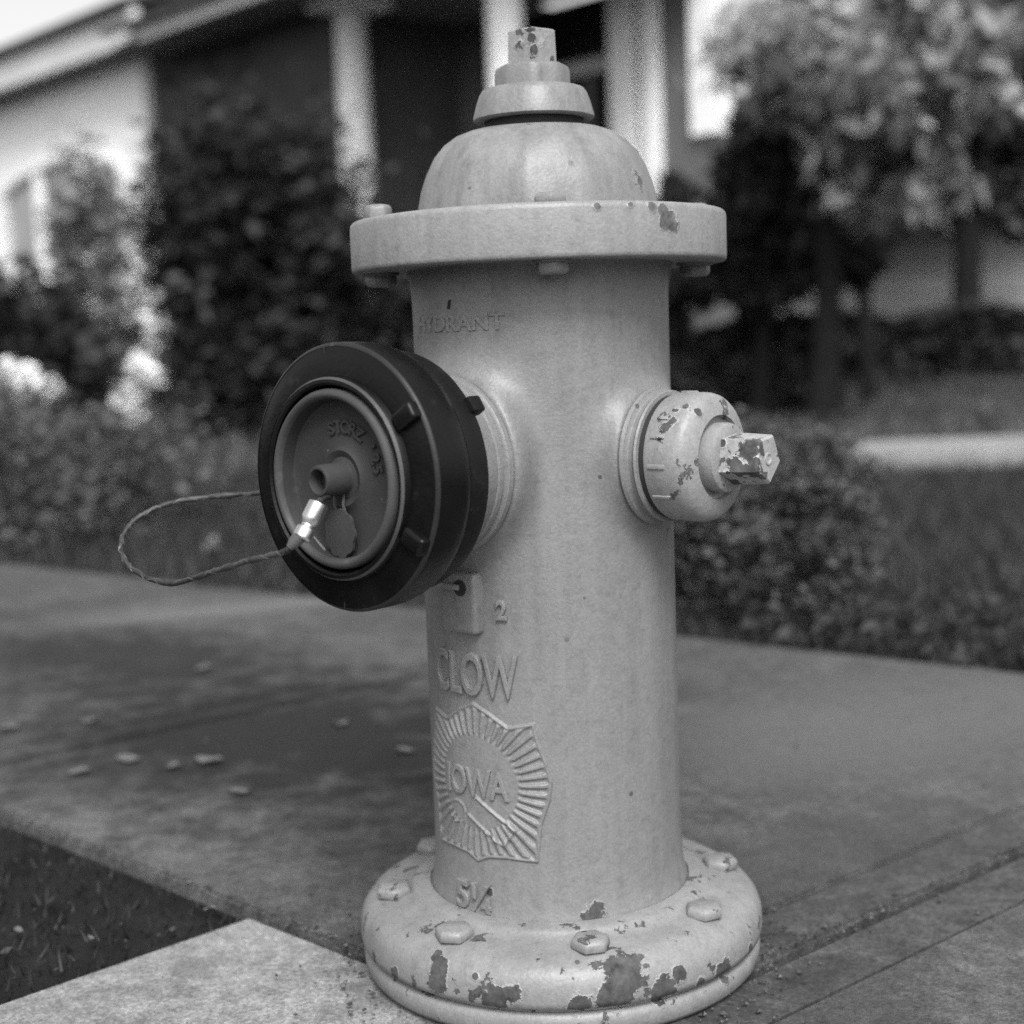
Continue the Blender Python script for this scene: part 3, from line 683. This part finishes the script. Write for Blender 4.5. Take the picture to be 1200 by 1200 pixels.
for (x, y) in G:
    sz = abs(r_.normal(0, 0.0011)) + 0.0007; an = r_.uniform(0, 6.28); o_ = octa * sz * r_.uniform(.6, 1.3, (6, 3)); ca, sa = math.cos(an), math.sin(an)
    o_ = np.stack([o_[:, 0] * ca - o_[:, 1] * sa + x, o_[:, 0] * sa + o_[:, 1] * ca + y, o_[:, 2] + sz * .3], 1)
    for f_ in tri: GV += [o_[f_[0]], o_[f_[1]], o_[f_[2]]]
g = put('grit', big_mesh('grit', GV, 3), leafmat('grit_stone', 0.075, 0.85)); tag(g, 'fine grit and soil crumbs on the walk around the hydrant foot', 'grit', kind='stuff')

# ================================================================== VEGETATION helpers
def leaves(P, size, seed=1, up=0.3, shape=1.8, droop=0.0):
    """one folded leaf (two triangles sharing an edge as one quad) at each point"""
    r = np.random.default_rng(seed); n = len(P)
    a = r.normal(0, 1, (n, 3)); a[:, 2] = a[:, 2] * 0.6 - droop; a /= np.linalg.norm(a, axis=1, keepdims=True)
    nrm = r.normal(0, 1, (n, 3)); nrm[:, 2] = np.abs(nrm[:, 2]) + up
    b = np.cross(nrm, a); b /= np.linalg.norm(b, axis=1, keepdims=True) + 1e-9
    s = size * r.uniform(0.6, 1.35, n)[:, None]
    c = np.cross(a, b) * s * 0.12
    return np.stack([P - a * s * shape * .5, P + b * s * .5 + c, P + a * s * shape * .5, P - b * s * .5 + c], 1).reshape(-1, 3)
def blob_points(n, c, rad, r, shell=0.55):
    q = r.normal(0, 1, (n, 3)); q /= np.linalg.norm(q, axis=1, keepdims=True)
    k = (shell + (1 - shell) * r.uniform(0, 1, (n, 1))) * (1 + r.normal(0, 0.05, (n, 1)))
    return np.asarray(c) + q * k * np.asarray(rad)
def clumpy(n, c, rad, seed, nc=40, spread=0.34, shell=0.5, flatbottom=None):
    r = np.random.default_rng(seed); cc = blob_points(nc, (0, 0, 0), (1, 1, 1), r, shell)
    i = r.integers(0, nc, n); w_ = r.uniform(0.6, 1.3, nc)
    P = cc[i] + r.normal(0, spread / 2, (n, 3)) * w_[i][:, None]
    P = P * np.asarray(rad) + np.asarray(c)
    if flatbottom is not None: P = P[P[:, 2] > flatbottom]
    return P
M_bark = plain('dark_bark', 0.012, 0.9, 0.4, 20, 0.8, 60, bdist=0.01)
def wood(name, segs, parent, mat=None):
    bm = bmesh.new()
    for pts, r0, r1 in segs:
        q = spline(pts, 6) if len(pts) > 2 else [Vector(p) for p in pts]
        k = len(q); tube(bm, q, [r0 + (r1 - r0) * i / (k - 1) for i in range(k)], 9)
    return put(name, finish(bm, name, True), mat or M_bark, parent)
def shrub(name, label, c, rad, n, leaf, mat, seed, cat='shrub', group=None, nc=40, spread=0.34, core=True, shell=0.5, extra=()):
    c = Vector(c); rt = empty(name, (c.x, c.y, -0.05)); tag(rt, label, cat, group)
    P = clumpy(n, c, rad, seed, nc, spread, shell, -0.04)
    for (ec, er, en) in extra: P = np.concatenate([P, clumpy(en, ec, er, seed + 11, 14, 0.5, 0.3, -0.04)])
    put('foliage', big_mesh('foliage', leaves(P, leaf, seed + 1), 4), mat, rt)
    r = random.Random(seed); segs = []
    for k in range(9):
        a = r.uniform(0, 6.28); t = Vector((c.x + rad[0] * .6 * math.cos(a), c.y + rad[1] * .6 * math.sin(a), c.z + rad[2] * r.uniform(-.1, .6)))
        b = Vector((c.x + rad[0] * .1 * math.cos(a), c.y + rad[1] * .1 * math.sin(a), -0.06))
        segs.append(([b, (b + t) / 2 + Vector((0, 0, rad[2] * .2)), t], max(0.006, rad[0] * 0.03), max(0.003, rad[0] * 0.01)))
    wood('stems', segs, rt)
    return rt
L_box = leafmat('boxwood_leaf', 0.078, 0.6); L_dark = leafmat('dark_leaf', 0.026, 0.6); L_mid = leafmat('mid_leaf', 0.085, 0.6); L_pale = leafmat('pale_leaf', 0.28, 0.8)
L_mound = leafmat('mound_leaf', 0.10, 0.4); L_cover = leafmat('cover_leaf', 0.040, 0.7)
M_petal = leafmat('white_petal', 0.85, 0.08)

# clipped round bush just behind the walk, right of the hydrant
bc = onY(905, 640, 1.62)
shrub('round_bush', 'low rounded small-leaved bush right behind the hydrant at the sidewalk edge', (bc.x - .01, bc.y, 0.135), (0.215, 0.21, 0.205), 34000, 0.0095, L_box, 21, nc=150, spread=0.20, shell=0.62)
# ivy-like ground cover right of it
P = scatter(4200, 0.35, 1.6, 0.75, 1.9, 0.0, 31); P[:, 2] = np.random.default_rng(3).uniform(-0.04, 0.07, len(P)) * (0.6 + 0.5 * np.sin(P[:, 0] * 7) * np.sin(P[:, 1] * 6))
P = P[(in_left_of(P, FAR0, FARD) > 0.07) & (in_left_of(P, FAR0, FARD) < 0.5)]
g = put('ground_cover', big_mesh('ground_cover', leaves(P, 0.014, 32, 0.6, 2.2), 4), L_cover); tag(g, 'leafy ground cover at the sidewalk edge right of the round bush', 'ground cover', kind='stuff')

# left: pale mound, dark bush with white flowers, tall dark shrub, thin pale shrub before the bay window
mc = onY(45, 600, 3.3)
shrub('mounded_shrub', 'soft grey-leaved mounded shrub at the sidewalk on the far left', (mc.x - 0.12, mc.y, 0.08), (0.58, 0.5, 0.34), 15000, 0.02, L_mound, 41, nc=80, spread=0.32)
dc = onY(15, 430, 5.6)
shrub('dark_bush', 'dark domed bush with white flowers under the bay window', (dc.x, dc.y, 0.20), (0.54, 0.45, 0.62), 9000, 0.05, L_dark, 43, nc=60, spread=0.3)
tc = onY(330, 330, 7.4)
shrub('tall_shrub', 'tall dense dark shrub in front of the brick wall', (tc.x - .08, tc.y, 0.80), (0.66, 0.6, 0.88), 21000, 0.052, L_dark, 45, nc=90, spread=0.42,
      extra=[((tc.x + 0.55, tc.y - .1, 0.35), (0.55, 0.4, 0.5), 4000), ((tc.x - 0.45, tc.y, 1.15), (0.3, 0.3, 0.4), 1400)])
pc = onY(105, 260, 8.2)
shrub('pale_shrub', 'thin pale-leaved shrub before the arched bay window', (pc.x, pc.y, 0.85), (0.30, 0.3, 0.92), 1400, 0.055, leafmat('grey_leaf', 0.17, 0.6), 47, nc=36, spread=0.4, shell=0.2, extra=[((pc.x + .12, pc.y - .1, .45), (.34, .3, .5), 2200)])
# flowers
M_petal2 = leafmat('dull_petal', 0.16, 0.3)
def flower(name, label, pts, petal, group, stem=True, seed=1):
    pts = [Vector(p) for p in pts]; b = pts[-1]
    rt = empty(name, (b.x, b.y, -0.05)); tag(rt, label, 'flower', group); r = np.random.default_rng(seed)
    for p in pts:
        Q = np.asarray(p) + r.normal(0, petal * 0.55, (46, 3)); put('blossom', big_mesh('blossom', leaves(Q, petal, seed + 3, 0.4, 1.1), 4), M_petal2 if name == 'pale_flower' else M_petal, rt)
    wood('stem', [([(b.x, b.y, -0.06), (b.x + .01, b.y, (pts[0].z - .06) * .5), (pts[0].x, pts[0].y, pts[0].z)], 0.014, 0.008)], rt, M_bark)
    return rt
fp = 4.3
flower('white_rose', 'white blossoms climbing a thin dark stem left of the hydrant', [onY(163, 425, fp), onY(175, 442, fp), onY(158, 462, fp), onY(150, 478, fp), onY(160, 490, fp)], 0.042, None, seed=5)
flower('white_flower', 'large white bloom in the dark bush at the left edge', [onY(22, 442, 5.0), onY(28, 458, 5.0)], 0.075, 'white blooms in the dark bush', seed=7)
flower('white_flower', 'smaller white bloom right of the large one in the dark bush', [onY(63, 455, 5.0)], 0.034, 'white blooms in the dark bush', seed=9)
flower('pale_flower', 'single pale bloom low on the lawn behind the wire loop', [onY(246, 640, 2.35)], 0.014, None, seed=12)

# ================================================================== THE HOUSE
TH = R_(42.3)
HU = Vector((-math.sin(TH), math.cos(TH), 0)); HN = Vector((-math.cos(TH), -math.sin(TH), 0))
H0 = onY(760, 200, 7.84); H0.z = 0
def fac(x, y, b=0.0):
    d = ray(x, y); Pp = H0 + HN * b; t = (Pp - CAM).dot(HN) / d.dot(HN); Q = CAM + d * t; return (Q - H0).dot(HU), Q.z
MHs = Matrix(((HU.x, HN.x, 0, H0.x), (HU.y, HN.y, 0, H0.y), (0, 0, 1, 0), (0, 0, 0, 1)))     # local x along the front (leftwards), y outwards, z up
M_brick = plain('dark_brick', 0.070, 0.85, 0.25, 3.0, 0.4, 40)
M_white = plain('white_trim', 0.92, 0.5, 0.05, 3)
M_cream = plain('grey_trim', 0.42, 0.6, 0.1, 3)
M_greyw = plain('grey_siding', 0.13, 0.7, 0.12, 2)
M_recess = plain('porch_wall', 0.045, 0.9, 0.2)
M_roof = plain('shingle_roof', 0.06, 0.9, 0.3, 6)
M_fascia = plain('fascia', 0.62, 0.6, 0.08, 3)
M_sof = plain('soffit', 0.14, 0.8, 0.1, 3)
mg_, tg, bgl = nodes('window_glass'); bgl.inputs['Base Color'].default_value = (0.012, 0.012, 0.012, 1); bgl.inputs['Roughness'].default_value = 0.06; M_glass = mg_
M_curt = plain('curtain', 0.33, 0.9, 0.25, 3)
house = empty('house', (H0.x, H0.y, -0.05)); tag(house, 'dark brick house with white porch columns and a white bay across the lawn', 'house')
PB = -1.3
def aw(x): return fac(x, 60, PB)[0]
def hb(name, a0, a1, b0, b1, z0, z1, mat, parent=None, bev=0.0):
    return put(name, box_mesh(name, ((a0 + a1) / 2, (b0 + b1) / 2, (z0 + z1) / 2), (abs(a1 - a0), abs(b1 - b0), abs(z1 - z0)), MHs, bev), mat, parent or house)
Zg = -0.05
aC1 = fac(414, 100)[0]; aC2 = fac(592, 40)[0]
PB = -1.3                                           # depth of the porch wall behind the columns
hb('wall', 3.15, 5.98, -3.0, 0.0, Zg, 3.3, M_brick)                         # brick front
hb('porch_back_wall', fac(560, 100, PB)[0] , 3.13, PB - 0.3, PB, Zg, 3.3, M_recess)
hb('porch_floor', aw(846), 3.13, PB + .08, 0.35, Zg, 0.45, M_greyw)
hb('porch_ceiling', aw(846), 3.13, PB + .003, 0.55, 3.02, 3.12, M_sof)
def column(a, r, z0, z1, M_col=None):
    M_col = M_col or M_white
    M = MHs @ Matrix.Translation((a, 0, 0))
    c = put('column', lathe_mesh('column', [(r, z0 + .12), (r, z0 + 1.0), (r * .86, z1 - .10)], M, 32), M_col, house)
    put('capital', box_mesh('capital', (0, 0, z1 - .045), (r * 3.4, r * 3.4, .07), M, .01), M_white, c)
    put('plinth', box_mesh('plinth', (0, 0, z0 + .06), (r * 2.7, r * 2.7, .12), M, .01), M_white, c)
column(aC1, 0.135, 0.45, fac(413, -2)[1], plain('duller_white', 0.62, 0.6, 0.12, 3)); column(aC2, 0.135, 0.45, 3.0)  # left column takes a duller white than the other
# door wall at the back of the porch: grey pilaster, glazed door with transom, white posts, grey siding, white corner board
zt_ = fac(690, 78, PB)[1]
hb('pilaster', aw(540), aw(570), PB - .1, PB + .05, 0.45, 3.0, M_greyw)
dw = hb('front_door', aw(610), aw(716), PB - .12, PB - .06, 0.45, 3.0, M_glass)
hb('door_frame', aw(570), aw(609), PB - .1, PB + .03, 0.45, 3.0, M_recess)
hb('transom_bar', aw(610) - .005, aw(716) + .005, PB - .06, PB + .01, zt_ - .055, zt_ + .055, M_cream, dw)
hb('door_post', aw(717), aw(746), PB - .1, PB + .04, 0.45, 3.0, M_white)
hb('side_light', aw(746.5), aw(757), PB - .1, PB - .04, 0.45, 3.0, M_glass)
hb('side_post', aw(757.5), aw(776), PB - .1, PB + .06, 0.45, 3.0, M_white)
wr = hb('siding_wall', aw(776.5), aw(815), PB - .1, PB + .02, Zg, 3.0, M_greyw)
hb('corner_board', aw(815.5), aw(846), PB - .1, PB + .07, fac(830, 158, PB)[1], 3.0, M_white)
hb('end_wall', aw(815.5), aw(846), PB - .12, PB + .018, Zg, fac(830, 157, PB)[1], M_greyw)
# white bay wing at the left with the arched window
aw0, aw1 = 6.0, 12.5
bay = hb('bay_wall', aw0, aw1, -3, 0.02, Zg, 3.2, M_white)
hb('corner_board', 5.84, 5.98, -.1, 0.035, Zg, 3.2, M_cream)
def arch_window(ac, wd, z0, zs_, parent):
    rt = None
    n = 20; pts = [(ac - wd, z0)] + [(ac - wd * math.cos(math.pi * k / n), zs_ + 0.26 * math.sin(math.pi * k / n)) for k in range(n + 1)] + [(ac + wd, z0)]
    bm = bmesh.new(); vs = [bm.verts.new(MHs @ Vector((a, 0.035, z))) for a, z in pts]; f = bm.faces.new(vs)
    q = bmesh.ops.extrude_face_region(bm, geom=[f]); 
    for v in [v for v in q['geom'] if isinstance(v, bmesh.types.BMVert)]: v.co -= HN * 0.03
    win = put('arched_window', finish(bm, 'arched_window', False), M_curt, parent)
    bm = bmesh.new(); tube(bm, [MHs @ Vector((a, 0.05, z)) for a, z in pts], 0.05, 8); put('frame', finish(bm, 'frame', True), M_fascia, win)
    for fr in (0.36, -0.36):
        put('mullion', box_mesh('mullion', (ac + wd * fr, 0.06, (z0 + zs_ + .25) / 2), (0.13, 0.05, zs_ + .25 - z0), MHs), M_white, win)
    put('sill', box_mesh('sill', (ac, 0.07, z0 - .05), (wd * 2.3, 0.14, 0.08), MHs), M_white, win)
aL_, zl = fac(12, 240); aR_, zr = fac(150, 200)
arch_window((aL_ + aR_) / 2, abs(aL_ - aR_) / 2, 0.85, 2.12, bay)
# eaves
EA1 = fac(155, 45, .38)[0]; EA2 = fac(160, 50, .61)[0]
hb('fascia', EA1, 12.6, 0.30, 0.38, fac(0, 104, .38)[1], fac(0, 69, .38)[1] , M_fascia)
hb('soffit', EA1, 12.6, 0.021, 0.295, fac(0, 104, .38)[1] + .02, fac(0, 104, .38)[1] + .06, M_sof)
hb('fascia', aw(846) - .1, EA2, 0.55, 0.61, fac(230, 21, .6)[1] - .02, fac(230, 21, .6)[1] + .07, M_fascia)
hb('soffit', 3.14, EA1 - .01, 0.001, 0.545, fac(230, 21, .6)[1] + .0, fac(230, 21, .6)[1] + .04, M_sof)
def roof(a0, a1, b0, z0, bd, rise):
    V = [MHs @ Vector(p) for p in ((a0, b0, z0), (a1, b0, z0), (a1, b0, z0 + .07), (a0, b0, z0 + .07), (a0, -bd, z0 + rise), (a1, -bd, z0 + rise), (a1, -bd, z0 + rise + .07), (a0, -bd, z0 + rise + .07))]
    put('roof', mesh('roof', V, [(0, 1, 5, 4), (3, 7, 6, 2), (0, 3, 2, 1), (4, 5, 6, 7), (0, 4, 7, 3), (1, 2, 6, 5)]), M_roof, house)
roof(EA1, 12.7, 0.46, fac(0, 69, .38)[1] + .005, 3.2, 1.1)
roof(aw(846) - .1, EA1 - .005, 0.68, fac(230, 21, .6)[1] + .075, 3.2, 1.4)

# ================================================================== RIGHT: hedges, trees, pale house behind
def hedge(name, label, x0, x1, y0, y1, Y, depth, n, leaf, mat, seed):
    A_ = onY(x0, (y0 + y1) / 2, Y); B_ = onY(x1, (y0 + y1) / 2, Y); zt = onY((x0 + x1) / 2, y0, Y).z
    rt = empty(name, ((A_.x + B_.x) / 2, Y + depth / 2, -0.05)); tag(rt, label, 'hedge')
    r = np.random.default_rng(seed)
    P = np.stack([r.uniform(A_.x, B_.x, n), Y + depth * r.beta(1, 1.6, n), r.uniform(0, 1, n) ** .7 * (zt + .05) - .05], 1)
    P[:, 2] += 0.05 * np.sin(P[:, 0] * 5) * (P[:, 2] > zt * .7)
    put('foliage', big_mesh('foliage', leaves(P, leaf, seed + 1), 4), mat, rt)
    segs = [([(A_.x, Y + depth / 2, -.03), (B_.x, Y + depth / 2, -.03)], .03, .03)] + [([(x, Y + depth / 2, -.06), (x + .05, Y + depth / 2, zt * .6)], .03, .012) for x in np.arange(A_.x + .2, B_.x, .6)]
    wood('stems', segs, rt)
L_hedge = leafmat('hedge_leaf', 0.034, 0.5)
hedge('low_hedge', 'low dark hedge running behind the hydrant toward the trunk', 690, 990, 384, 470, 7.3, 0.7, 9000, 0.06, L_hedge, 61)
hedge('tall_hedge', 'taller dark hedge at the right edge below the pale wall', 990, 1420, 362, 440, 11.5, 1.2, 14000, 0.075, L_hedge, 63)

def tree(name, label, base, th, trunk_r, crown, leaf, mat, seed, lean=(0, 0), group=None, twigs=10):
    bx, by = base; rt = empty(name, (bx, by, -0.05)); tag(rt, label, 'tree', group)
    top = Vector((bx + lean[0], by + lean[1], th)); r = random.Random(seed)
    segs = [([(bx, by, -.08), (bx + lean[0] * .35 + .04, by, th * .45), top], trunk_r, trunk_r * .55)]
    PP = []
    for i, (c, rad, n, nc) in enumerate(crown):
        PP.append(clumpy(n, c, rad, seed + i, nc, 0.30, 0.25))
        c = Vector(c); segs.append(([top - Vector((0, 0, th * .15)), (top + c) / 2 + Vector((0, 0, .12)), c], trunk_r * .5, trunk_r * .12))
        for k in range(twigs):
            e = c + Vector((r.uniform(-1, 1) * rad[0] * .8, r.uniform(-1, 1) * rad[1] * .8, r.uniform(-.8, .8) * rad[2]))
            segs.append(([(top + c) / 2, (c + e) / 2 + Vector((0, 0, .05)), e], trunk_r * .16, trunk_r * .05))
    wood('trunk', segs, rt)
    put('crown', big_mesh('crown', leaves(np.concatenate(PP), leaf * 0.8, seed + 9, 0.1, 2.9, 0.9), 4), mat, rt)
def at(x, y, Y): return tuple(onY(x, y, Y))
# small pale-leaved tree whose branches reach over the top right
t0 = onY(958, 400, 6.4)
tree('pale_tree', 'small tree with pale drooping leaves and a dark trunk right of the house', (t0.x, 6.4), 1.35, 0.085,
     [(at(1010, 130, 6.0), (.42, .5, .34), 1100, 22), (at(930, 70, 6.2), (.5, .5, .36), 900, 24), (at(1075, 60, 5.8), (.5, .5, .4), 1000, 22), (at(1060, 210, 6.0), (.3, .4, .25), 500, 14)], 0.07, L_pale, 71, (0.05, 0))
tree('dark_yew', 'dark drooping evergreen between the house corner and the pale tree', (onY(885, 400, 7.2).x, 7.2), 1.0, 0.07,
     [(at(900, 210, 7.2), (.32, .4, .45), 4500, 40), (at(960, 290, 7.0), (.36, .4, .24), 2600, 24), (at(835, 300, 7.2), (.30, .4, .26), 2600, 24), (at(890, 330, 7.2), (.36, .4, .2), 1500, 20), (at(795, 320, 7.3), (.2, .3, .32), 1800, 20), (at(790, 240, 7.4), (.14, .3, .14), 700, 10)], 0.06, L_dark, 73)
tree('leaning_tree', 'thin leaning trunk with a mid-grey crown filling the top right corner', (onY(1018, 380, 8.5).x, 8.5), 2.0, 0.06,
     [(at(1150, 100, 8.3), (.7, .6, .62), 6500, 60), (at(1080, 170, 8.6), (.5, .5, .42), 2600, 36), (at(1215, 215, 8.2), (.3, .5, .3), 1300, 22), (at(1100, -30, 8.6), (.9, .6, .5), 4200, 40)], 0.085, L_mid, 75, (-0.25, 0))
tree('far_tree', 'large dark tree closing the view behind the other trees', (onY(1130, 400, 16).x, 16), 3.2, 0.2,
     [(at(1120, 60, 16), (2.0, 1.2, 1.6), 7000, 60), (at(1000, 140, 16.5), (.8, 1.0, .7), 1500, 30), (at(1270, 120, 16), (1.2, 1.0, 1.8), 3000, 40)], 0.17, leafmat('far_leaf', 0.05, 0.6), 77)

# pale neighbour house behind the trees: clapboard wall, roof
M_clap = plain('pale_clapboard', 0.36, 0.7, 0.12, 1.5)
q0 = onY(850, 300, 19.0); q1 = onY(1330, 300, 19.0); zt = onY(1060, 268, 19).z
nb = empty('neighbour_house', ((q0.x + q1.x) / 2, 19.0, -0.05)); tag(nb, 'pale clapboard house half hidden behind the trees at right', 'house')
ww = q1.x - q0.x; xm = (q0.x + q1.x) / 2
put('wall', box_mesh('wall', (xm, 21.1, zt / 2), (ww, 4.0, zt + .1)), M_clap, nb)
k = 0; z = 0.1
cm = None
while z < zt - .05:
    o = box_mesh('clapboard', (xm, 19.06 - 0.0, z + .06), (ww + .04, 0.05, 0.20), Matrix.Translation((0, 0, 0)))
    put('clapboard', o, M_clap, nb); z += 0.22
bm = bmesh.new()
V = [(q0.x - .4, 18.6, zt), (q1.x + .4, 18.6, zt), (q1.x + .4, 21.2, zt + 1.3), (q0.x - .4, 21.2, zt + 1.3), (q0.x - .4, 18.6, zt + .1), (q1.x + .4, 18.6, zt + .1), (q1.x + .4, 21.2, zt + 1.4), (q0.x - .4, 21.2, zt + 1.4)]
put('roof', mesh('roof', V, [(0, 3, 2, 1), (4, 5, 6, 7), (0, 1, 5, 4), (1, 2, 6, 5), (2, 3, 7, 6), (3, 0, 4, 7)]), M_roof, nb)
hd = onY(1060, 345, 14.0)

# ================================================================== fallen leaves
M_leaf = plain('dry_leaf', 0.11, 0.7, 0.2, 40)
def leaf_mesh(seed, L):
    r = random.Random(seed); V = []; F = []; n = 8
    for i in range(n + 1):
        t = i / n; wdt = L * .34 * math.sin(math.pi * min(1, t * 1.02)) ** .8 * r.uniform(.85, 1.1) + .0004
        zz = .0016 + .003 * math.sin(t * 3 + seed) ** 2
        x = (t - .5) * L
        V += [(x, -wdt, zz + .0025), (x, 0, zz), (x, wdt, zz + .002)]
    for i in range(n):
        a = i * 3; F += [(a, a + 3, a + 4, a + 1), (a + 1, a + 4, a + 5, a + 2)]
    return mesh('fallen_leaf', V, F, True)
spots = [(10, 853, .034), (150, 890, .036), (245, 891, .040), (205, 898, .022), (280, 928, .026), (105, 845, .026), (240, 783, .034), (475, 880, .026), (400, 848, .022), (92, 905, .03), (20, 1083, .011), (108, 1092, .009), (245, 1058, .012)]
LAB = ['pale dry leaf on the sidewalk cut by the left picture edge', 'pale dry leaf on the sidewalk, left one of the bright pair', 'longest pale dry leaf on the sidewalk, right one of the bright pair',
       'small dry leaf lying between the two brightest sidewalk leaves', 'dry leaf nearest the hydrant foot below the bright pair', 'dry leaf on the sidewalk above the left bright leaf', 'single dry leaf farthest up the sidewalk under the wire loop',
       'dry leaf on the sidewalk closest to the barrel', 'dry leaf a little left of the one closest to the barrel', 'dry leaf between the picture edge and the left bright leaf',
       'dry leaf at the left end of the dark corner grass', 'dry leaf in the middle of the dark corner grass', 'dry leaf in the grass next to the pale pad corner', 'dry leaf in the corner grass nearest the sidewalk edge', 'dry leaf in the corner grass halfway to the pad corner', 'lowest dry leaf in the dark corner grass']
for i, (x, y, L) in enumerate(spots):
    q = onZ(x, y, 0.004); o = bpy.data.objects.new('fallen_leaf', leaf_mesh(i, L)); COL.objects.link(o); o.data.materials.append(M_leaf)
    onsoil = y > 1000
    o.location = (q.x, q.y, -.006 if onsoil else 0.001); o.rotation_euler = (0, 0, random.uniform(-.5, .5))
    tag(o, LAB[i], 'leaf', 'dry leaves in the corner grass' if onsoil else 'dry leaves on the sidewalk')
